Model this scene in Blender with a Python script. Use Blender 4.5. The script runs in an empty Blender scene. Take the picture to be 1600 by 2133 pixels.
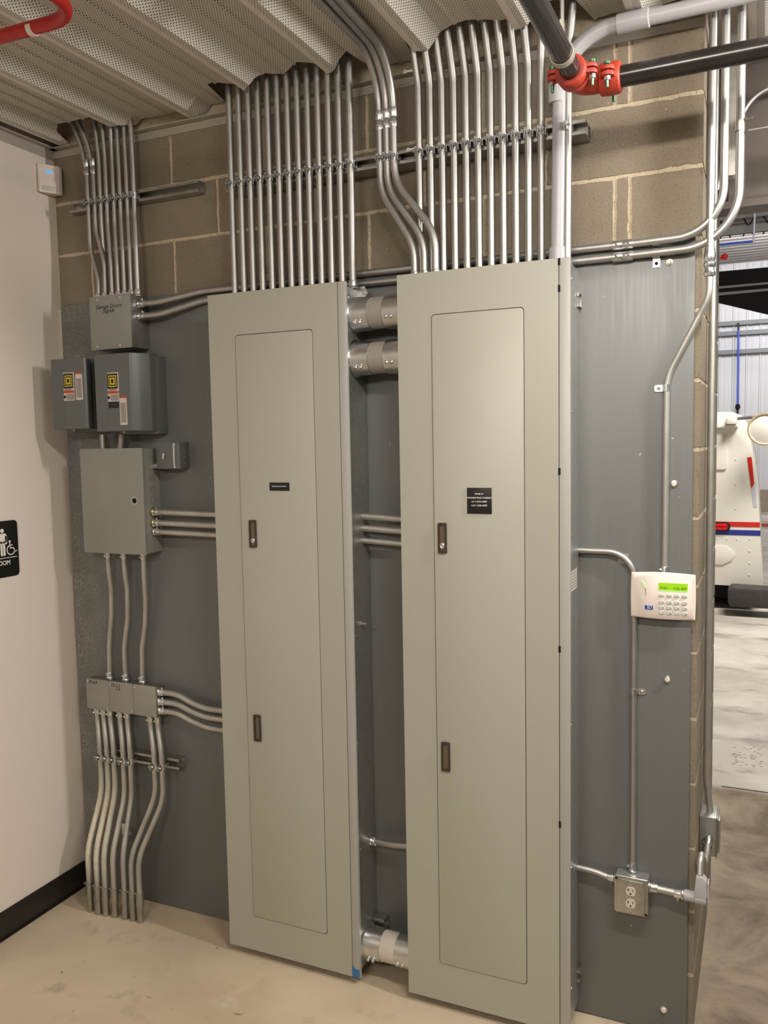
import bpy, bmesh, math, random
from mathutils import Vector, Matrix
random.seed(7)
S = bpy.context.scene
COL = S.collection
PI = math.pi

# ---------------------------------------------------------------- camera, world, lights, exposure
cam_data = bpy.data.cameras.new('camera')
cam = bpy.data.objects.new('camera', cam_data)
COL.objects.link(cam)
cam_data.sensor_fit = 'VERTICAL'
cam_data.sensor_height = 36.0
cam_data.lens = 1751.98 / 2133.0 * 36.0
cam_data.clip_start = 0.05
cam.matrix_world = Matrix.Translation((0.16905, -2.64392, 1.86442)) @ Matrix([[0.912111, -0.016689, 0.409603], [0.409528, 0.082081, -0.908598], [-0.018457, 0.996486, 0.081701]]).to_4x4()
S.camera = cam

S.view_settings.view_transform = 'Standard'
S.view_settings.look = 'None'
S.view_settings.gamma = 1.0
S.view_settings.use_curve_mapping = False
S.view_settings.exposure = 0.0

world = bpy.data.worlds.new('world')
S.world = world
world.use_nodes = True
bgn = world.node_tree.nodes['Background']
bgn.inputs[0].default_value = (1.0, 0.93, 0.83, 1)
bgn.inputs[1].default_value = 0.16

def area_light(name, loc, target, sx, sy, power, color):
    ld = bpy.data.lights.new(name, 'AREA')
    ld.shape = 'RECTANGLE'
    ld.size, ld.size_y = sx, sy
    ld.energy = power
    ld.color = color
    ob = bpy.data.objects.new(name, ld)
    COL.objects.link(ob)
    ob.location = loc
    d = Vector(target) - Vector(loc)
    ob.rotation_euler = d.to_track_quat('-Z', 'Y').to_euler()
    return ob

# the strip lamp under the deck in front of the panels, the passage lamp by the corner, the garage bay lamps
area_light('strip_lamp_light', (0.30, -1.45, 2.90), (0.30, -0.75, 1.2), 1.2, 0.10, 38, (1.0, 0.935, 0.85))
area_light('strip_deck_fill', (0.30, -1.45, 2.90), (0.30, -1.45, 4.0), 1.2, 0.10, 4, (1.0, 0.94, 0.87))  # added upward fill, standing in for bare-tube spill, to brighten the deck
area_light('passage_lamp_light', (1.15, -0.42, 2.90), (0.0, -0.40, 0.9), 0.10, 0.6, 46, (1.0, 0.94, 0.88))
area_light('passage_deck_fill', (1.15, -0.42, 2.86), (0.45, -0.45, 3.25), 0.10, 0.6, 14, (0.95, 0.94, 1.0))  # added fill aimed up and left to brighten the deck slopes
area_light('hall_lamp_light', (-0.7, -3.9, 2.90), (-0.9, -1.0, 0.4), 1.2, 0.3, 39, (1.0, 0.935, 0.85))
area_light('hall_deck_fill', (-0.7, -3.9, 2.93), (-0.7, -3.9, 4.0), 1.2, 0.3, 8, (1.0, 0.92, 0.82))  # added upward fill to lighten the deck over the hall
area_light('bay_lamp_light', (1.5, 5.0, 5.6), (0.0, 7.5, 0.8), 2.5, 1.0, 520, (1.0, 0.95, 0.88))
area_light('far_bay_lamp_light', (0.5, 16.4, 5.7), (0.0, 20.0, 1.2), 4.0, 1.5, 270, (0.97, 0.96, 1.0))

# ---------------------------------------------------------------- materials
def lin(c):
    return tuple(((v / 255.0 + 0.055) / 1.055) ** 2.4 if v > 10 else v / 255.0 / 12.92 for v in c)

def new_mat(name):
    m = bpy.data.materials.new(name)
    m.use_nodes = True
    return m, m.node_tree, m.node_tree.nodes['Principled BSDF']

def mix_rgb(nt, fac, a, b):
    n = nt.nodes.new('ShaderNodeMix'); n.data_type = 'RGBA'
    for sock, v in ((n.inputs[0], fac), (n.inputs[6], a), (n.inputs[7], b)):
        if hasattr(v, 'links') or hasattr(v, 'is_output'):
            nt.links.new(v, sock)
        elif isinstance(v, (int, float)):
            sock.default_value = v
        else:
            sock.default_value = tuple(v) + (1,) if len(v) == 3 else v
    return n.outputs[2]

def noise(nt, scale, detail=4, rough=0.55, vec=None, dist=0.0):
    n = nt.nodes.new('ShaderNodeTexNoise')
    n.inputs['Scale'].default_value = scale
    n.inputs['Detail'].default_value = detail
    n.inputs['Roughness'].default_value = rough
    n.inputs['Distortion'].default_value = dist
    if vec is None:
        g = nt.nodes.new('ShaderNodeNewGeometry'); vec = g.outputs['Position']
    nt.links.new(vec, n.inputs['Vector'])
    return n.outputs['Fac']

def ramp(nt, fac, a, b, ca=0.0, cb=1.0):
    n = nt.nodes.new('ShaderNodeMapRange')
    n.inputs[1].default_value = a; n.inputs[2].default_value = b
    n.inputs[3].default_value = ca; n.inputs[4].default_value = cb
    nt.links.new(fac, n.inputs[0])
    return n.outputs[0]

def math_n(nt, op, a, b=None):
    n = nt.nodes.new('ShaderNodeMath'); n.operation = op
    for i, v in enumerate((a, b)):
        if v is None: continue
        if isinstance(v, (int, float)): n.inputs[i].default_value = v
        else: nt.links.new(v, n.inputs[i])
    return n.outputs[0]

def add_bump(nt, bsdf, height, strength=0.2, dist=0.002):
    b = nt.nodes.new('ShaderNodeBump')
    b.inputs['Strength'].default_value = strength
    b.inputs['Distance'].default_value = dist
    nt.links.new(height, b.inputs['Height'])
    nt.links.new(b.outputs[0], bsdf.inputs['Normal'])

def plain(name, rgb, rough=0.5, metal=0.0, var=0.06, scale=12.0, bump=0.0, bscale=200.0, spec=None, emit=None):
    m, nt, b = new_mat(name)
    c = lin(rgb)
    f = noise(nt, scale, 5)
    lo = tuple(v * (1 - var) for v in c); hi = tuple(min(1, v * (1 + var)) for v in c)
    nt.links.new(mix_rgb(nt, ramp(nt, f, 0.3, 0.7), lo, hi), b.inputs['Base Color'])
    b.inputs['Roughness'].default_value = rough
    b.inputs['Metallic'].default_value = metal
    if spec is not None: b.inputs['Specular IOR Level'].default_value = spec
    if bump: add_bump(nt, b, noise(nt, bscale, 3), bump, 0.001)
    if emit:
        b.inputs['Emission Color'].default_value = lin(emit[0]) + (1,)
        b.inputs['Emission Strength'].default_value = emit[1]
    return m

M = {}
M['emt'] = plain('galvanised_conduit_steel', (176, 175, 171), 0.47, 0.92, 0.08, 18, 0.06, 300)
M['emt_dull'] = plain('dulled_conduit_steel', (186, 185, 178), 0.48, 0.8, 0.10, 18, 0.06, 300)
M['zinc'] = plain('bright_zinc', (214, 216, 216), 0.3, 1.0, 0.08, 40)
M['strut'] = plain('galvanised_strut_steel', (170, 168, 160), 0.36, 0.9, 0.14, 30)
M['panel'] = plain('light_grey_enamel', (168, 167, 154), 0.36, 0.0, 0.015, 3, 0.08, 700)
M['panel_edge'] = plain('grey_enamel_edge', (168, 167, 161), 0.36, 0.0, 0.015, 3, 0.05, 700)
M['box_gray'] = plain('grey_enamel', (142, 144, 136), 0.4, 0.0, 0.02, 4, 0.06, 600)
M['dark_enamel'] = plain('dark_grey_enamel', (96, 100, 99), 0.38, 0.0, 0.03, 6, 0.05, 500)
M['black'] = plain('black_plastic', (17, 16, 15), 0.45, 0, 0.05)
M['void'] = plain('black_void', (8, 8, 8), 0.9)
M['white_print'] = plain('white_print', (226, 222, 214), 0.5)
M['latch_frame'] = plain('dark_bronze_plastic', (58, 50, 46), 0.4)
M['latch_insert'] = plain('bronze_metal', (120, 108, 92), 0.35, 0.55)
M['pvc'] = plain('grey_pvc', (172, 171, 173), 0.4, 0, 0.02, 5)
M['black_pipe'] = plain('black_steel_pipe', (46, 42, 40), 0.22, 0.3, 0.25, 14)
M['red_paint'] = plain('orange_red_paint', (172, 56, 34), 0.5, 0, 0.08, 20, 0.15, 90)
M['red_conduit'] = plain('red_conduit_paint', (176, 28, 24), 0.4, 0, 0.06, 10)
M['white_plastic'] = plain('white_plastic', (226, 214, 206), 0.42, 0, 0.01)
M['key'] = plain('grey_green_key', (188, 194, 184), 0.5, 0, 0.02)
M['lcd'] = plain('green_lcd', (140, 190, 20), 0.35, 0, 0.02, emit=((140, 200, 10), 0.35))
M['lcd_text'] = plain('lcd_segment', (60, 90, 10), 0.5)
M['led_green'] = plain('green_indicator', (150, 220, 120), 0.4, emit=((140, 230, 110), 0.5))
M['led_blue'] = plain('blue_indicator', (20, 90, 255), 0.4, emit=((10, 90, 255), 4.0))
M['ink'] = plain('marker_ink', (24, 22, 22), 0.6)
M['yellow'] = plain('yellow_print', (222, 200, 40), 0.5)
M['red_print'] = plain('red_print', (190, 70, 60), 0.5)
M['label_white'] = plain('white_label', (205, 198, 190), 0.5)
M['label_grey'] = plain('fine_print', (150, 143, 136), 0.5, 0, 0.3, 600)
M['blue_tape'] = plain('blue_tape', (56, 112, 158), 0.6)
M['brass'] = plain('brass_ring', (196, 168, 70), 0.28, 0.9)
M['rubber'] = plain('black_rubber', (60, 58, 56), 0.75, 0, 0.25, 25, 0.3, 60)
M['baseboard'] = plain('black_vinyl', (34, 29, 25), 0.45, 0, 0.05)
M['truck_white'] = plain('white_truck_paint', (226, 223, 212), 0.35, 0, 0.02, 2)
M['truck_red'] = plain('truck_red', (200, 40, 30), 0.4)
M['truck_blue'] = plain('truck_blue', (40, 52, 140), 0.4)
M['truck_pale'] = plain('truck_pale_blue', (196, 198, 212), 0.4)
M['lamp_red'] = plain('red_lens', (220, 20, 36), 0.25)
M['steel_white'] = plain('white_steel', (206, 206, 206), 0.5, 0, 0.03, 1.2)
M['garage_grey'] = plain('galvanised_grey', (128, 129, 130), 0.6, 0.2)
M['dark_panel'] = plain('dark_door_skin', (16, 15, 16), 0.9)
M['blue_pipe'] = plain('blue_air_line', (60, 90, 200), 0.45)
M['bulkhead'] = plain('tan_ribbed_steel', (82, 74, 66), 0.5, 0, 0.04, 2)
M['sheet'] = plain('smooth_galvanised_cover', (168, 168, 162), 0.38, 0.75, 0.10, 6)
M['garage_roof'] = plain('grey_garage_roof', (138, 133, 128), 0.6, 0, 0.04, 1.2)
M['green_zinc'] = plain('green_zinc_thread', (96, 140, 112), 0.35, 0.8)
M['curb'] = plain('garage_curb', (150, 138, 120), 0.8, 0, 0.1, 4)
M['ivory'] = plain('ivory_receptacle', (205, 196, 184), 0.45)
M['clear_white'] = plain('paint_white', (214, 206, 190), 0.55)
M['pipe_ring'] = plain('hanger_strap', (190, 184, 170), 0.4, 0.6)
M['fire_caulk'] = plain('fibre_wrap', (176, 150, 110), 0.8, 0, 0.4, 90)

def mk_galv():
    m, nt, b = new_mat('spangled_galvanised_sheet')
    g = nt.nodes.new('ShaderNodeNewGeometry')
    v = nt.nodes.new('ShaderNodeTexVoronoi'); v.inputs['Scale'].default_value = 70
    nt.links.new(g.outputs['Position'], v.inputs['Vector'])
    sep = nt.nodes.new('ShaderNodeSeparateColor'); nt.links.new(v.outputs['Color'], sep.inputs[0])
    f = math_n(nt, 'ADD', math_n(nt, 'MULTIPLY', sep.outputs[0], 0.16), math_n(nt, 'MULTIPLY', noise(nt, 5, 5), 0.84))
    nt.links.new(mix_rgb(nt, f, lin((140, 143, 140)), lin((198, 198, 193))), b.inputs['Base Color'])
    b.inputs['Metallic'].default_value = 0.75
    nt.links.new(ramp(nt, f, 0.2, 0.8, 0.5, 0.3), b.inputs['Roughness'])
    return m
M['galv'] = mk_galv()

def mk_dusted():
    m, nt, b = new_mat('paint_dusted_conduit')
    g = nt.nodes.new('ShaderNodeNewGeometry')
    sx = nt.nodes.new('ShaderNodeSeparateXYZ'); nt.links.new(g.outputs['Position'], sx.inputs[0])
    z = sx.outputs[2]
    f = math_n(nt, 'MULTIPLY', ramp(nt, z, .12, .2), ramp(nt, z, .62, .42))
    f = math_n(nt, 'MULTIPLY', f, ramp(nt, sx.outputs[0], -2.13, -2.24))
    f = math_n(nt, 'MULTIPLY', f, ramp(nt, noise(nt, 60, 4, 0.7), .3, .5, .35, 1))
    nt.links.new(mix_rgb(nt, f, lin((186, 185, 178)), lin((214, 204, 184))), b.inputs['Base Color'])
    nt.links.new(ramp(nt, f, 0, 1, .8, .05), b.inputs['Metallic'])
    nt.links.new(ramp(nt, f, 0, 1, .48, .75), b.inputs['Roughness'])
    return m
M['dusted'] = mk_dusted()

def mk_block(name, ca, cb):
    m, nt, b = new_mat(name)
    f = noise(nt, 3.5, 6, 0.6)
    f2 = noise(nt, 160, 3, 0.7)
    c = mix_rgb(nt, ramp(nt, f, 0.3, 0.7), lin(ca), lin(cb))
    dark = mix_rgb(nt, ramp(nt, f2, 0.34, 0.46, 0.45, 0.0), c, lin((70, 62, 52)))
    speck = mix_rgb(nt, ramp(nt, noise(nt, 110, 2, 0.4), 0.72, 0.78), dark, lin((196, 186, 166)))
    # a few pale smears of dried mortar on the faces
    sm = math_n(nt, 'MULTIPLY', ramp(nt, noise(nt, 4.2, 3, 0.5, dist=0.6), 0.66, 0.72), ramp(nt, noise(nt, 22, 4), 0.45, 0.62, 0.0, 0.5))
    nt.links.new(mix_rgb(nt, sm, speck, lin((176, 164, 142))), b.inputs['Base Color'])
    b.inputs['Roughness'].default_value = 0.9
    add_bump(nt, b, f2, 0.45, 0.002)
    return m
M['block'] = mk_block('concrete_block', (123, 112, 96), (142, 130, 111))
M['mortar'] = mk_block('pale_mortar', (186, 170, 144), (200, 186, 160))

def mk_floor():
    m, nt, b = new_mat('worn_concrete_floor')
    f = noise(nt, 0.9, 6, 0.6, dist=0.4)
    f2 = noise(nt, 6, 6, 0.65)
    c = mix_rgb(nt, ramp(nt, f, 0.35, 0.68), lin((182, 165, 140)), lin((212, 196, 170)))
    c = mix_rgb(nt, ramp(nt, f2, 0.42, 0.30, 0.0, 0.55), c, lin((142, 128, 108)))
    c = mix_rgb(nt, ramp(nt, noise(nt, 14, 5, 0.7), 0.66, 0.76, 0.0, 0.5), c, lin((92, 76, 60)))
    c = mix_rgb(nt, ramp(nt, noise(nt, 3.3, 4, 0.6), 0.60, 0.72, 0.0, 0.55), c, lin((216, 204, 184)))
    spots = ramp(nt, noise(nt, 19, 3, 0.5, dist=0.5), 0.71, 0.76, 0.0, 0.65)
    c = mix_rgb(nt, spots, c, lin((92, 78, 62)))
    # the garage side is a paler, greyer slab with dark tyre scuffs
    g = nt.nodes.new('ShaderNodeNewGeometry')
    sx = nt.nodes.new('ShaderNodeSeparateXYZ'); nt.links.new(g.outputs['Position'], sx.inputs[0])
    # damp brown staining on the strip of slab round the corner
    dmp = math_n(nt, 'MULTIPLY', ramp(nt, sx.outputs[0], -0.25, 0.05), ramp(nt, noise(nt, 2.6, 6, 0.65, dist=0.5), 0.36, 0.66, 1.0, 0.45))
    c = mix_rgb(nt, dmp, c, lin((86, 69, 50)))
    gar = mix_rgb(nt, ramp(nt, noise(nt, 1.3, 6, 0.6), 0.35, 0.65), lin((168, 160, 150)), lin((206, 200, 192)))
    mp = nt.nodes.new('ShaderNodeMapping'); mp.inputs['Scale'].default_value = (1.0, 1.7, 1.0)
    nt.links.new(g.outputs['Position'], mp.inputs['Vector'])
    gar = mix_rgb(nt, ramp(nt, noise(nt, 1.6, 5, 0.6, mp.outputs[0]), 0.56, 0.66, 0.0, 0.6), gar, lin((112, 106, 100)))
    c = mix_rgb(nt, ramp(nt, sx.outputs[1], 2.02, 2.10), c, gar)
    nt.links.new(c, b.inputs['Base Color'])
    nt.links.new(ramp(nt, f2, 0.3, 0.7, 0.42, 0.62), b.inputs['Roughness'])
    add_bump(nt, b, f2, 0.12, 0.004)
    return m
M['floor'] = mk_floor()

def mk_plywood():
    m, nt, b = new_mat('grey_painted_plywood')
    g = nt.nodes.new('ShaderNodeNewGeometry')
    sx = nt.nodes.new('ShaderNodeSeparateXYZ'); nt.links.new(g.outputs['Position'], sx.inputs[0])
    mp = nt.nodes.new('ShaderNodeMapping'); mp.inputs['Scale'].default_value = (30.0, 1.0, 1.6)
    nt.links.new(g.outputs['Position'], mp.inputs['Vector'])
    grain = noise(nt, 3.0, 4, 0.6, mp.outputs[0])
    c = mix_rgb(nt, ramp(nt, grain, 0.3, 0.7), lin((104, 106, 104)), lin((107, 109, 107)))
    # dusty overspray along the left edge
    edge = ramp(nt, sx.outputs[0], -2.15, -2.43)
    sp = math_n(nt, 'MULTIPLY', edge, ramp(nt, noise(nt, 210, 3, 0.6), 0.46, 0.66))
    sp = math_n(nt, 'MULTIPLY', sp, ramp(nt, noise(nt, 5, 4, 0.6), 0.38, 0.66, 0.22, 0.95))
    c = mix_rgb(nt, sp, c, lin((190, 184, 172)))
    flk = ramp(nt, noise(nt, 46, 2, 0.4), 0.765, 0.78, 0.0, 0.7)
    c = mix_rgb(nt, flk, c, lin((170, 168, 160)))
    nt.links.new(c, b.inputs['Base Color'])
    nt.links.new(ramp(nt, grain, 0.3, 0.7, 0.36, 0.46), b.inputs['Roughness'])
    add_bump(nt, b, grain, 0.05, 0.002)
    return m
M['plywood'] = mk_plywood()

def mk_drywall():
    m, nt, b = new_mat('white_wall_paint')
    f = noise(nt, 1.2, 3)
    nt.links.new(mix_rgb(nt, f, lin((220, 209, 198)), lin((225, 215, 204))), b.inputs['Base Color'])
    b.inputs['Roughness'].default_value = 0.7
    add_bump(nt, b, noise(nt, 260, 3), 0.08, 0.001)
    return m
M['drywall'] = mk_drywall()

def mk_perforated():
    m, nt, b = new_mat('perforated_white_deck')
    g = nt.nodes.new('ShaderNodeNewGeometry')
    sx = nt.nodes.new('ShaderNodeSeparateXYZ'); nt.links.new(g.outputs['Position'], sx.inputs[0])
    p = 0.0086
    v = math_n(nt, 'DIVIDE', sx.outputs[1], p * 0.866)
    row = math_n(nt, 'FLOOR', v)
    odd = math_n(nt, 'MULTIPLY', math_n(nt, 'FLOORED_MODULO', row, 2.0), 0.5)
    u = math_n(nt, 'ADD', math_n(nt, 'DIVIDE', sx.outputs[0], p), odd)
    du = math_n(nt, 'SUBTRACT', math_n(nt, 'FRACT', u), 0.5)
    dv = math_n(nt, 'MULTIPLY', math_n(nt, 'SUBTRACT', math_n(nt, 'FRACT', v), 0.5), 0.866)
    d = math_n(nt, 'SQRT', math_n(nt, 'ADD', math_n(nt, 'MULTIPLY', du, du), math_n(nt, 'MULTIPLY', dv, dv)))
    hole = ramp(nt, d, 0.24, 0.20)
    base = mix_rgb(nt, noise(nt, 2, 3), lin((206, 200, 190)), lin((214, 208, 198)))
    nt.links.new(mix_rgb(nt, hole, base, lin((56, 50, 44))), b.inputs['Base Color'])
    b.inputs['Roughness'].default_value = 0.5
    return m
M['perf'] = mk_perforated()
M['deck_plain'] = plain('plain_white_deck', (220, 214, 203), 0.45, 0, 0.03, 3)
M['trim_paint'] = plain('grey_trim_paint', (168, 161, 150), 0.5, 0, 0.06, 6)

# ---------------------------------------------------------------- mesh helpers
class MB:
    """Collects shapes in world coordinates; build() links them as ONE mesh object."""
    def __init__(s): s.v = []; s.f = []; s.m = []
    def add(s, v, f, mi=0):
        o = len(s.v); s.v += [tuple(p) for p in v]
        s.f += [tuple(i + o for i in q) for q in f]; s.m += [mi] * len(f); return s
    def box(s, x0, x1, y0, y1, z0, z1, mi=0):
        v = [(x, y, z) for x in (x0, x1) for y in (y0, y1) for z in (z0, z1)]
        return s.add(v, [(0, 1, 3, 2), (4, 6, 7, 5), (0, 4, 5, 1), (2, 3, 7, 6), (0, 2, 6, 4), (1, 5, 7, 3)], mi)
    def prism(s, poly, vec, mi=0):
        n = len(poly); vec = Vector(vec); a = [Vector(p) for p in poly]
        v = a + [p + vec for p in a]
        f = [tuple(range(n - 1, -1, -1)), tuple(range(n, 2 * n))] + [(i, (i + 1) % n, n + (i + 1) % n, n + i) for i in range(n)]
        return s.add(v, f, mi)
    def xz(s, poly, y0, y1, mi=0): return s.prism([(x, y0, z) for x, z in poly], (0, y1 - y0, 0), mi)
    def yz(s, poly, x0, x1, mi=0): return s.prism([(x0, y, z) for y, z in poly], (x1 - x0, 0, 0), mi)
    def lathe(s, p, d, prof, n=20, mi=0, close=False):
        p = Vector(p); d = Vector(d).normalized()
        a = d.orthogonal().normalized(); b = d.cross(a)
        v = []; f = []
        for t, r in prof:
            for k in range(n):
                q = 2 * PI * k / n
                v.append(p + d * t + a * (r * math.cos(q)) + b * (r * math.sin(q)))
        m = len(prof)
        rng = m if close else m - 1
        for j in range(rng):
            j2 = (j + 1) % m
            for k in range(n):
                k2 = (k + 1) % n
                f.append((j * n + k, j * n + k2, j2 * n + k2, j2 * n + k))
        if not close:
            f.append(tuple(range(n - 1, -1, -1))); f.append(tuple(range((m - 1) * n, m * n)))
        return s.add(v, f, mi)
    def cyl(s, p0, p1, r, n=16, mi=0):
        d = Vector(p1) - Vector(p0)
        return s.lathe(p0, d, [(0, r), (d.length, r)], n, mi)
    def ring(s, p0, p1, ri, ro, n=20, mi=0):
        d = Vector(p1) - Vector(p0); L = d.length
        return s.lathe(p0, d, [(0, ri), (0, ro), (L, ro), (L, ri)], n, mi, True)
    def tube(s, path, r, n=14, mi=0, cap=True):
        P = [Vector(q) for q in path]; v = []; f = []
        t0 = (P[1] - P[0]).normalized(); a = t0.orthogonal().normalized()
        for i, q in enumerate(P):
            t = (P[min(i + 1, len(P) - 1)] - P[max(i - 1, 0)]).normalized()
            a = (a - t * a.dot(t)).normalized(); b = t.cross(a)
            for k in range(n):
                w = 2 * PI * k / n
                v.append(q + a * (r * math.cos(w)) + b * (r * math.sin(w)))
        for i in range(len(P) - 1):
            for k in range(n):
                k2 = (k + 1) % n
                f.append((i * n + k, i * n + k2, (i + 1) * n + k2, (i + 1) * n + k))
        if cap:
            f.append(tuple(range(n - 1, -1, -1))); f.append(tuple(range((len(P) - 1) * n, len(P) * n)))
        return s.add(v, f, mi)
    def ball(s, c, r, nu=12, nv=8, sc=(1, 1, 1), mi=0):
        c = Vector(c); v = []; f = []
        for j in range(1, nv):
            th = PI * j / nv
            for k in range(nu):
                w = 2 * PI * k / nu
                v.append(c + Vector((r * sc[0] * math.sin(th) * math.cos(w), r * sc[1] * math.sin(th) * math.sin(w), r * sc[2] * math.cos(th))))
        for j in range(nv - 2):
            for k in range(nu):
                k2 = (k + 1) % nu
                f.append((j * nu + k, j * nu + k2, (j + 1) * nu + k2, (j + 1) * nu + k))
        v.append(c + Vector((0, 0, r * sc[2]))); v.append(c - Vector((0, 0, r * sc[2])))
        t = len(v) - 2
        for k in range(nu):
            k2 = (k + 1) % nu
            f.append((t, k, k2)); f.append((t + 1, (nv - 2) * nu + k2, (nv - 2) * nu + k))
        return s.add(v, f, mi)
    def frame(s, outer, inner, y0, y1, mi=0):
        """plate in the XZ plane with an opening: outer and inner are loops of (x, z) with the same number of points"""
        n = len(outer)
        v = [(x, y0, z) for x, z in outer] + [(x, y0, z) for x, z in inner] + [(x, y1, z) for x, z in outer] + [(x, y1, z) for x, z in inner]
        f = []
        for i in range(n):
            j = (i + 1) % n
            f += [(i, j, n + j, n + i), (2 * n + i, 3 * n + i, 3 * n + j, 2 * n + j), (i, 2 * n + i, 2 * n + j, j), (n + i, n + j, 3 * n + j, 3 * n + i)]
        return s.add(v, f, mi)
    def mesh(s, name, mats, origin=(0, 0, 0), bevel=0.0, seg=2, angle=32, fix=True):
        me = bpy.data.meshes.new(name)
        o = Vector(origin)
        me.from_pydata([tuple(Vector(q) - o) for q in s.v], [], s.f)
        for m in mats: me.materials.append(m)
        me.polygons.foreach_set('material_index', s.m)
        bm = bmesh.new(); bm.from_mesh(me)
        if fix: bmesh.ops.recalc_face_normals(bm, faces=bm.faces)
        if bevel:
            es = [e for e in bm.edges if len(e.link_faces) == 2 and e.calc_face_angle(0) > 0.6]
            bmesh.ops.bevel(bm, geom=es, offset=bevel, segments=seg, profile=0.6, affect='EDGES', clamp_overlap=True)
        bm.to_mesh(me); bm.free()
        me.polygons.foreach_set('use_smooth', [True] * len(me.polygons))
        me.set_sharp_from_angle(angle=math.radians(angle))
        me.update()
        return me

def wloc(o):
    v = Vector((0, 0, 0))
    while o is not None:
        v += o.location; o = o.parent
    return v

def put(name, mb, mats, parent=None, bevel=0.0, **k):
    if not isinstance(mats, (list, tuple)): mats = [mats]
    org = wloc(parent) if parent else Vector((0, 0, 0))
    o = bpy.data.objects.new(name, mb.mesh(name, mats, org, bevel, **k))
    COL.objects.link(o)
    if parent: o.parent = parent
    return o

def tag(o, label, cat, group=None, kind=None):
    o['label'] = label; o['category'] = cat
    if group: o['group'] = group
    if kind: o['kind'] = kind
    return o

def thing(name, label, cat, loc, group=None):
    o = bpy.data.objects.new(name, None)
    o.empty_display_size = 0.05
    COL.objects.link(o); o.location = loc
    return tag(o, label, cat, group)

def struct(name, mb, mats, parent=None, bevel=0.0, **k):
    o = put(name, mb, mats, parent, bevel, **k)
    if not parent: o['kind'] = 'structure'
    return o

_cache = {}
def stamp(name, key, make, mats, parent, pos, rot=(0, 0, 0)):
    """one more copy of a small part, sharing its mesh"""
    if key not in _cache:
        _cache[key] = make().mesh(name, mats if isinstance(mats, (list, tuple)) else [mats])
    o = bpy.data.objects.new(name, _cache[key])
    COL.objects.link(o); o.parent = parent
    o.location = Vector(pos) - wloc(parent); o.rotation_euler = rot
    return o

def bend(pts, rad, seg=7):
    P = [Vector(p) for p in pts]
    out = [P[0]]
    for i in range(1, len(P) - 1):
        a, b, c = P[i - 1], P[i], P[i + 1]
        u = (a - b); w = (c - b); lu, lw = u.length, w.length
        u.normalize(); w.normalize()
        ang = u.angle(w, PI)
        if PI - ang < 0.02: out.append(b); continue
        t = min(rad / math.tan(ang / 2), lu * 0.49, lw * 0.49)
        r = t * math.tan(ang / 2)
        ctr = b + (u + w).normalized() * (r / math.sin(ang / 2))
        s0 = b + u * t - ctr; s1 = b + w * t - ctr
        tot = s0.angle(s1)
        n = max(2, int(seg * tot / 0.9) + 1)
        for k in range(n + 1):
            out.append(ctr + (s0 * math.sin((1 - k / n) * tot) + s1 * math.sin(k / n * tot)) / math.sin(tot))
    out.append(P[-1])
    return out

def rrect(x0, x1, z0, z1, r, seg=4):
    out = []
    for cx, cz, a0 in ((x1 - r, z1 - r, 0), (x0 + r, z1 - r, 90), (x0 + r, z0 + r, 180), (x1 - r, z0 + r, 270)):
        for k in range(seg + 1):
            a = math.radians(a0 + 90 * k / seg)
            out.append((cx + r * math.cos(a), cz + r * math.sin(a)))
    return out

def text_mesh(body, size, align='CENTER', shear=0.0, space=1.0, bold=0.0):
    cu = bpy.data.curves.new('lettering', 'FONT')
    cu.body = body; cu.size = size; cu.align_x = align; cu.align_y = 'CENTER'
    cu.shear = shear; cu.space_line = space; cu.extrude = 0.0002; cu.offset = bold; cu.resolution_u = 3
    ob = bpy.data.objects.new('lettering', cu); COL.objects.link(ob)
    bpy.context.view_layer.update()
    me = bpy.data.meshes.new_from_object(ob.evaluated_get(bpy.context.evaluated_depsgraph_get()))
    bpy.data.objects.remove(ob); bpy.data.curves.remove(cu)
    return me

def lettering(body, size, pos, mat, parent, wall=False, sx=1.0, **k):
    me = text_mesh(body, size, **k)
    me.materials.clear(); me.materials.append(mat)
    o = bpy.data.objects.new('lettering', me); COL.objects.link(o)
    o.parent = parent; o.location = Vector(pos) - wloc(parent)
    o.rotation_euler = (PI / 2, 0, PI / 2 if wall else 0)
    o.scale = (sx, 1, 1)
    return o

# ---------------------------------------------------------------- the setting
CEIL, LEFT, BACKY = 3.05, -2.45, 20.0
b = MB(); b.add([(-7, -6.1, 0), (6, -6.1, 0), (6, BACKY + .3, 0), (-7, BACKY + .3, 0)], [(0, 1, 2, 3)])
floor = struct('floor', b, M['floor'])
b = MB(); b.box(-0.001, 1.6, 2.062, 2.072, -0.004, 0.0006)
put('control_joint', b, M['void'], floor)
b = MB()
for i in range(46):
    q = Vector((0.1243, 2.5834, -0.0000)) + Vector((random.uniform(-.09, .09), random.uniform(-.17, .17), 0.0007))
    w = random.uniform(-.5, .5); dx, dy = .008 * math.cos(w), .008 * math.sin(w)
    b.add([q + Vector((-dx, -dy - .002, 0)), q + Vector((dx, dy - .002, 0)), q + Vector((dx, dy + .002, 0)), q + Vector((-dx, -dy + .002, 0))], [(0, 1, 2, 3)])
put('tread_print', b, M['rubber'], floor)

b = MB(); b.box(LEFT - .12, LEFT, -6.0, 0.0, 0, 3.2)
struct('wall_left', b, M['drywall'])
b = MB(); b.yz([(-6.0, 0.0), (-.021, 0.0), (-.021, .11), (-6.0, .11)], LEFT, LEFT + .006); b.box(LEFT + .006, LEFT + .012, -6.0, -.021, 0, .006)
struct('baseboard_left', b, M['baseboard'], bevel=.0015)

b = MB(); b.box(LEFT - .12, 3.4, -6.12, -6.0, 0, 3.2)
struct('wall_rear', b, M['drywall'])
b = MB(); b.box(LEFT, 3.4, -6.0, -5.97, 2.62, 2.80)
struct('trim_9', b, M['trim_paint'])

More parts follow.
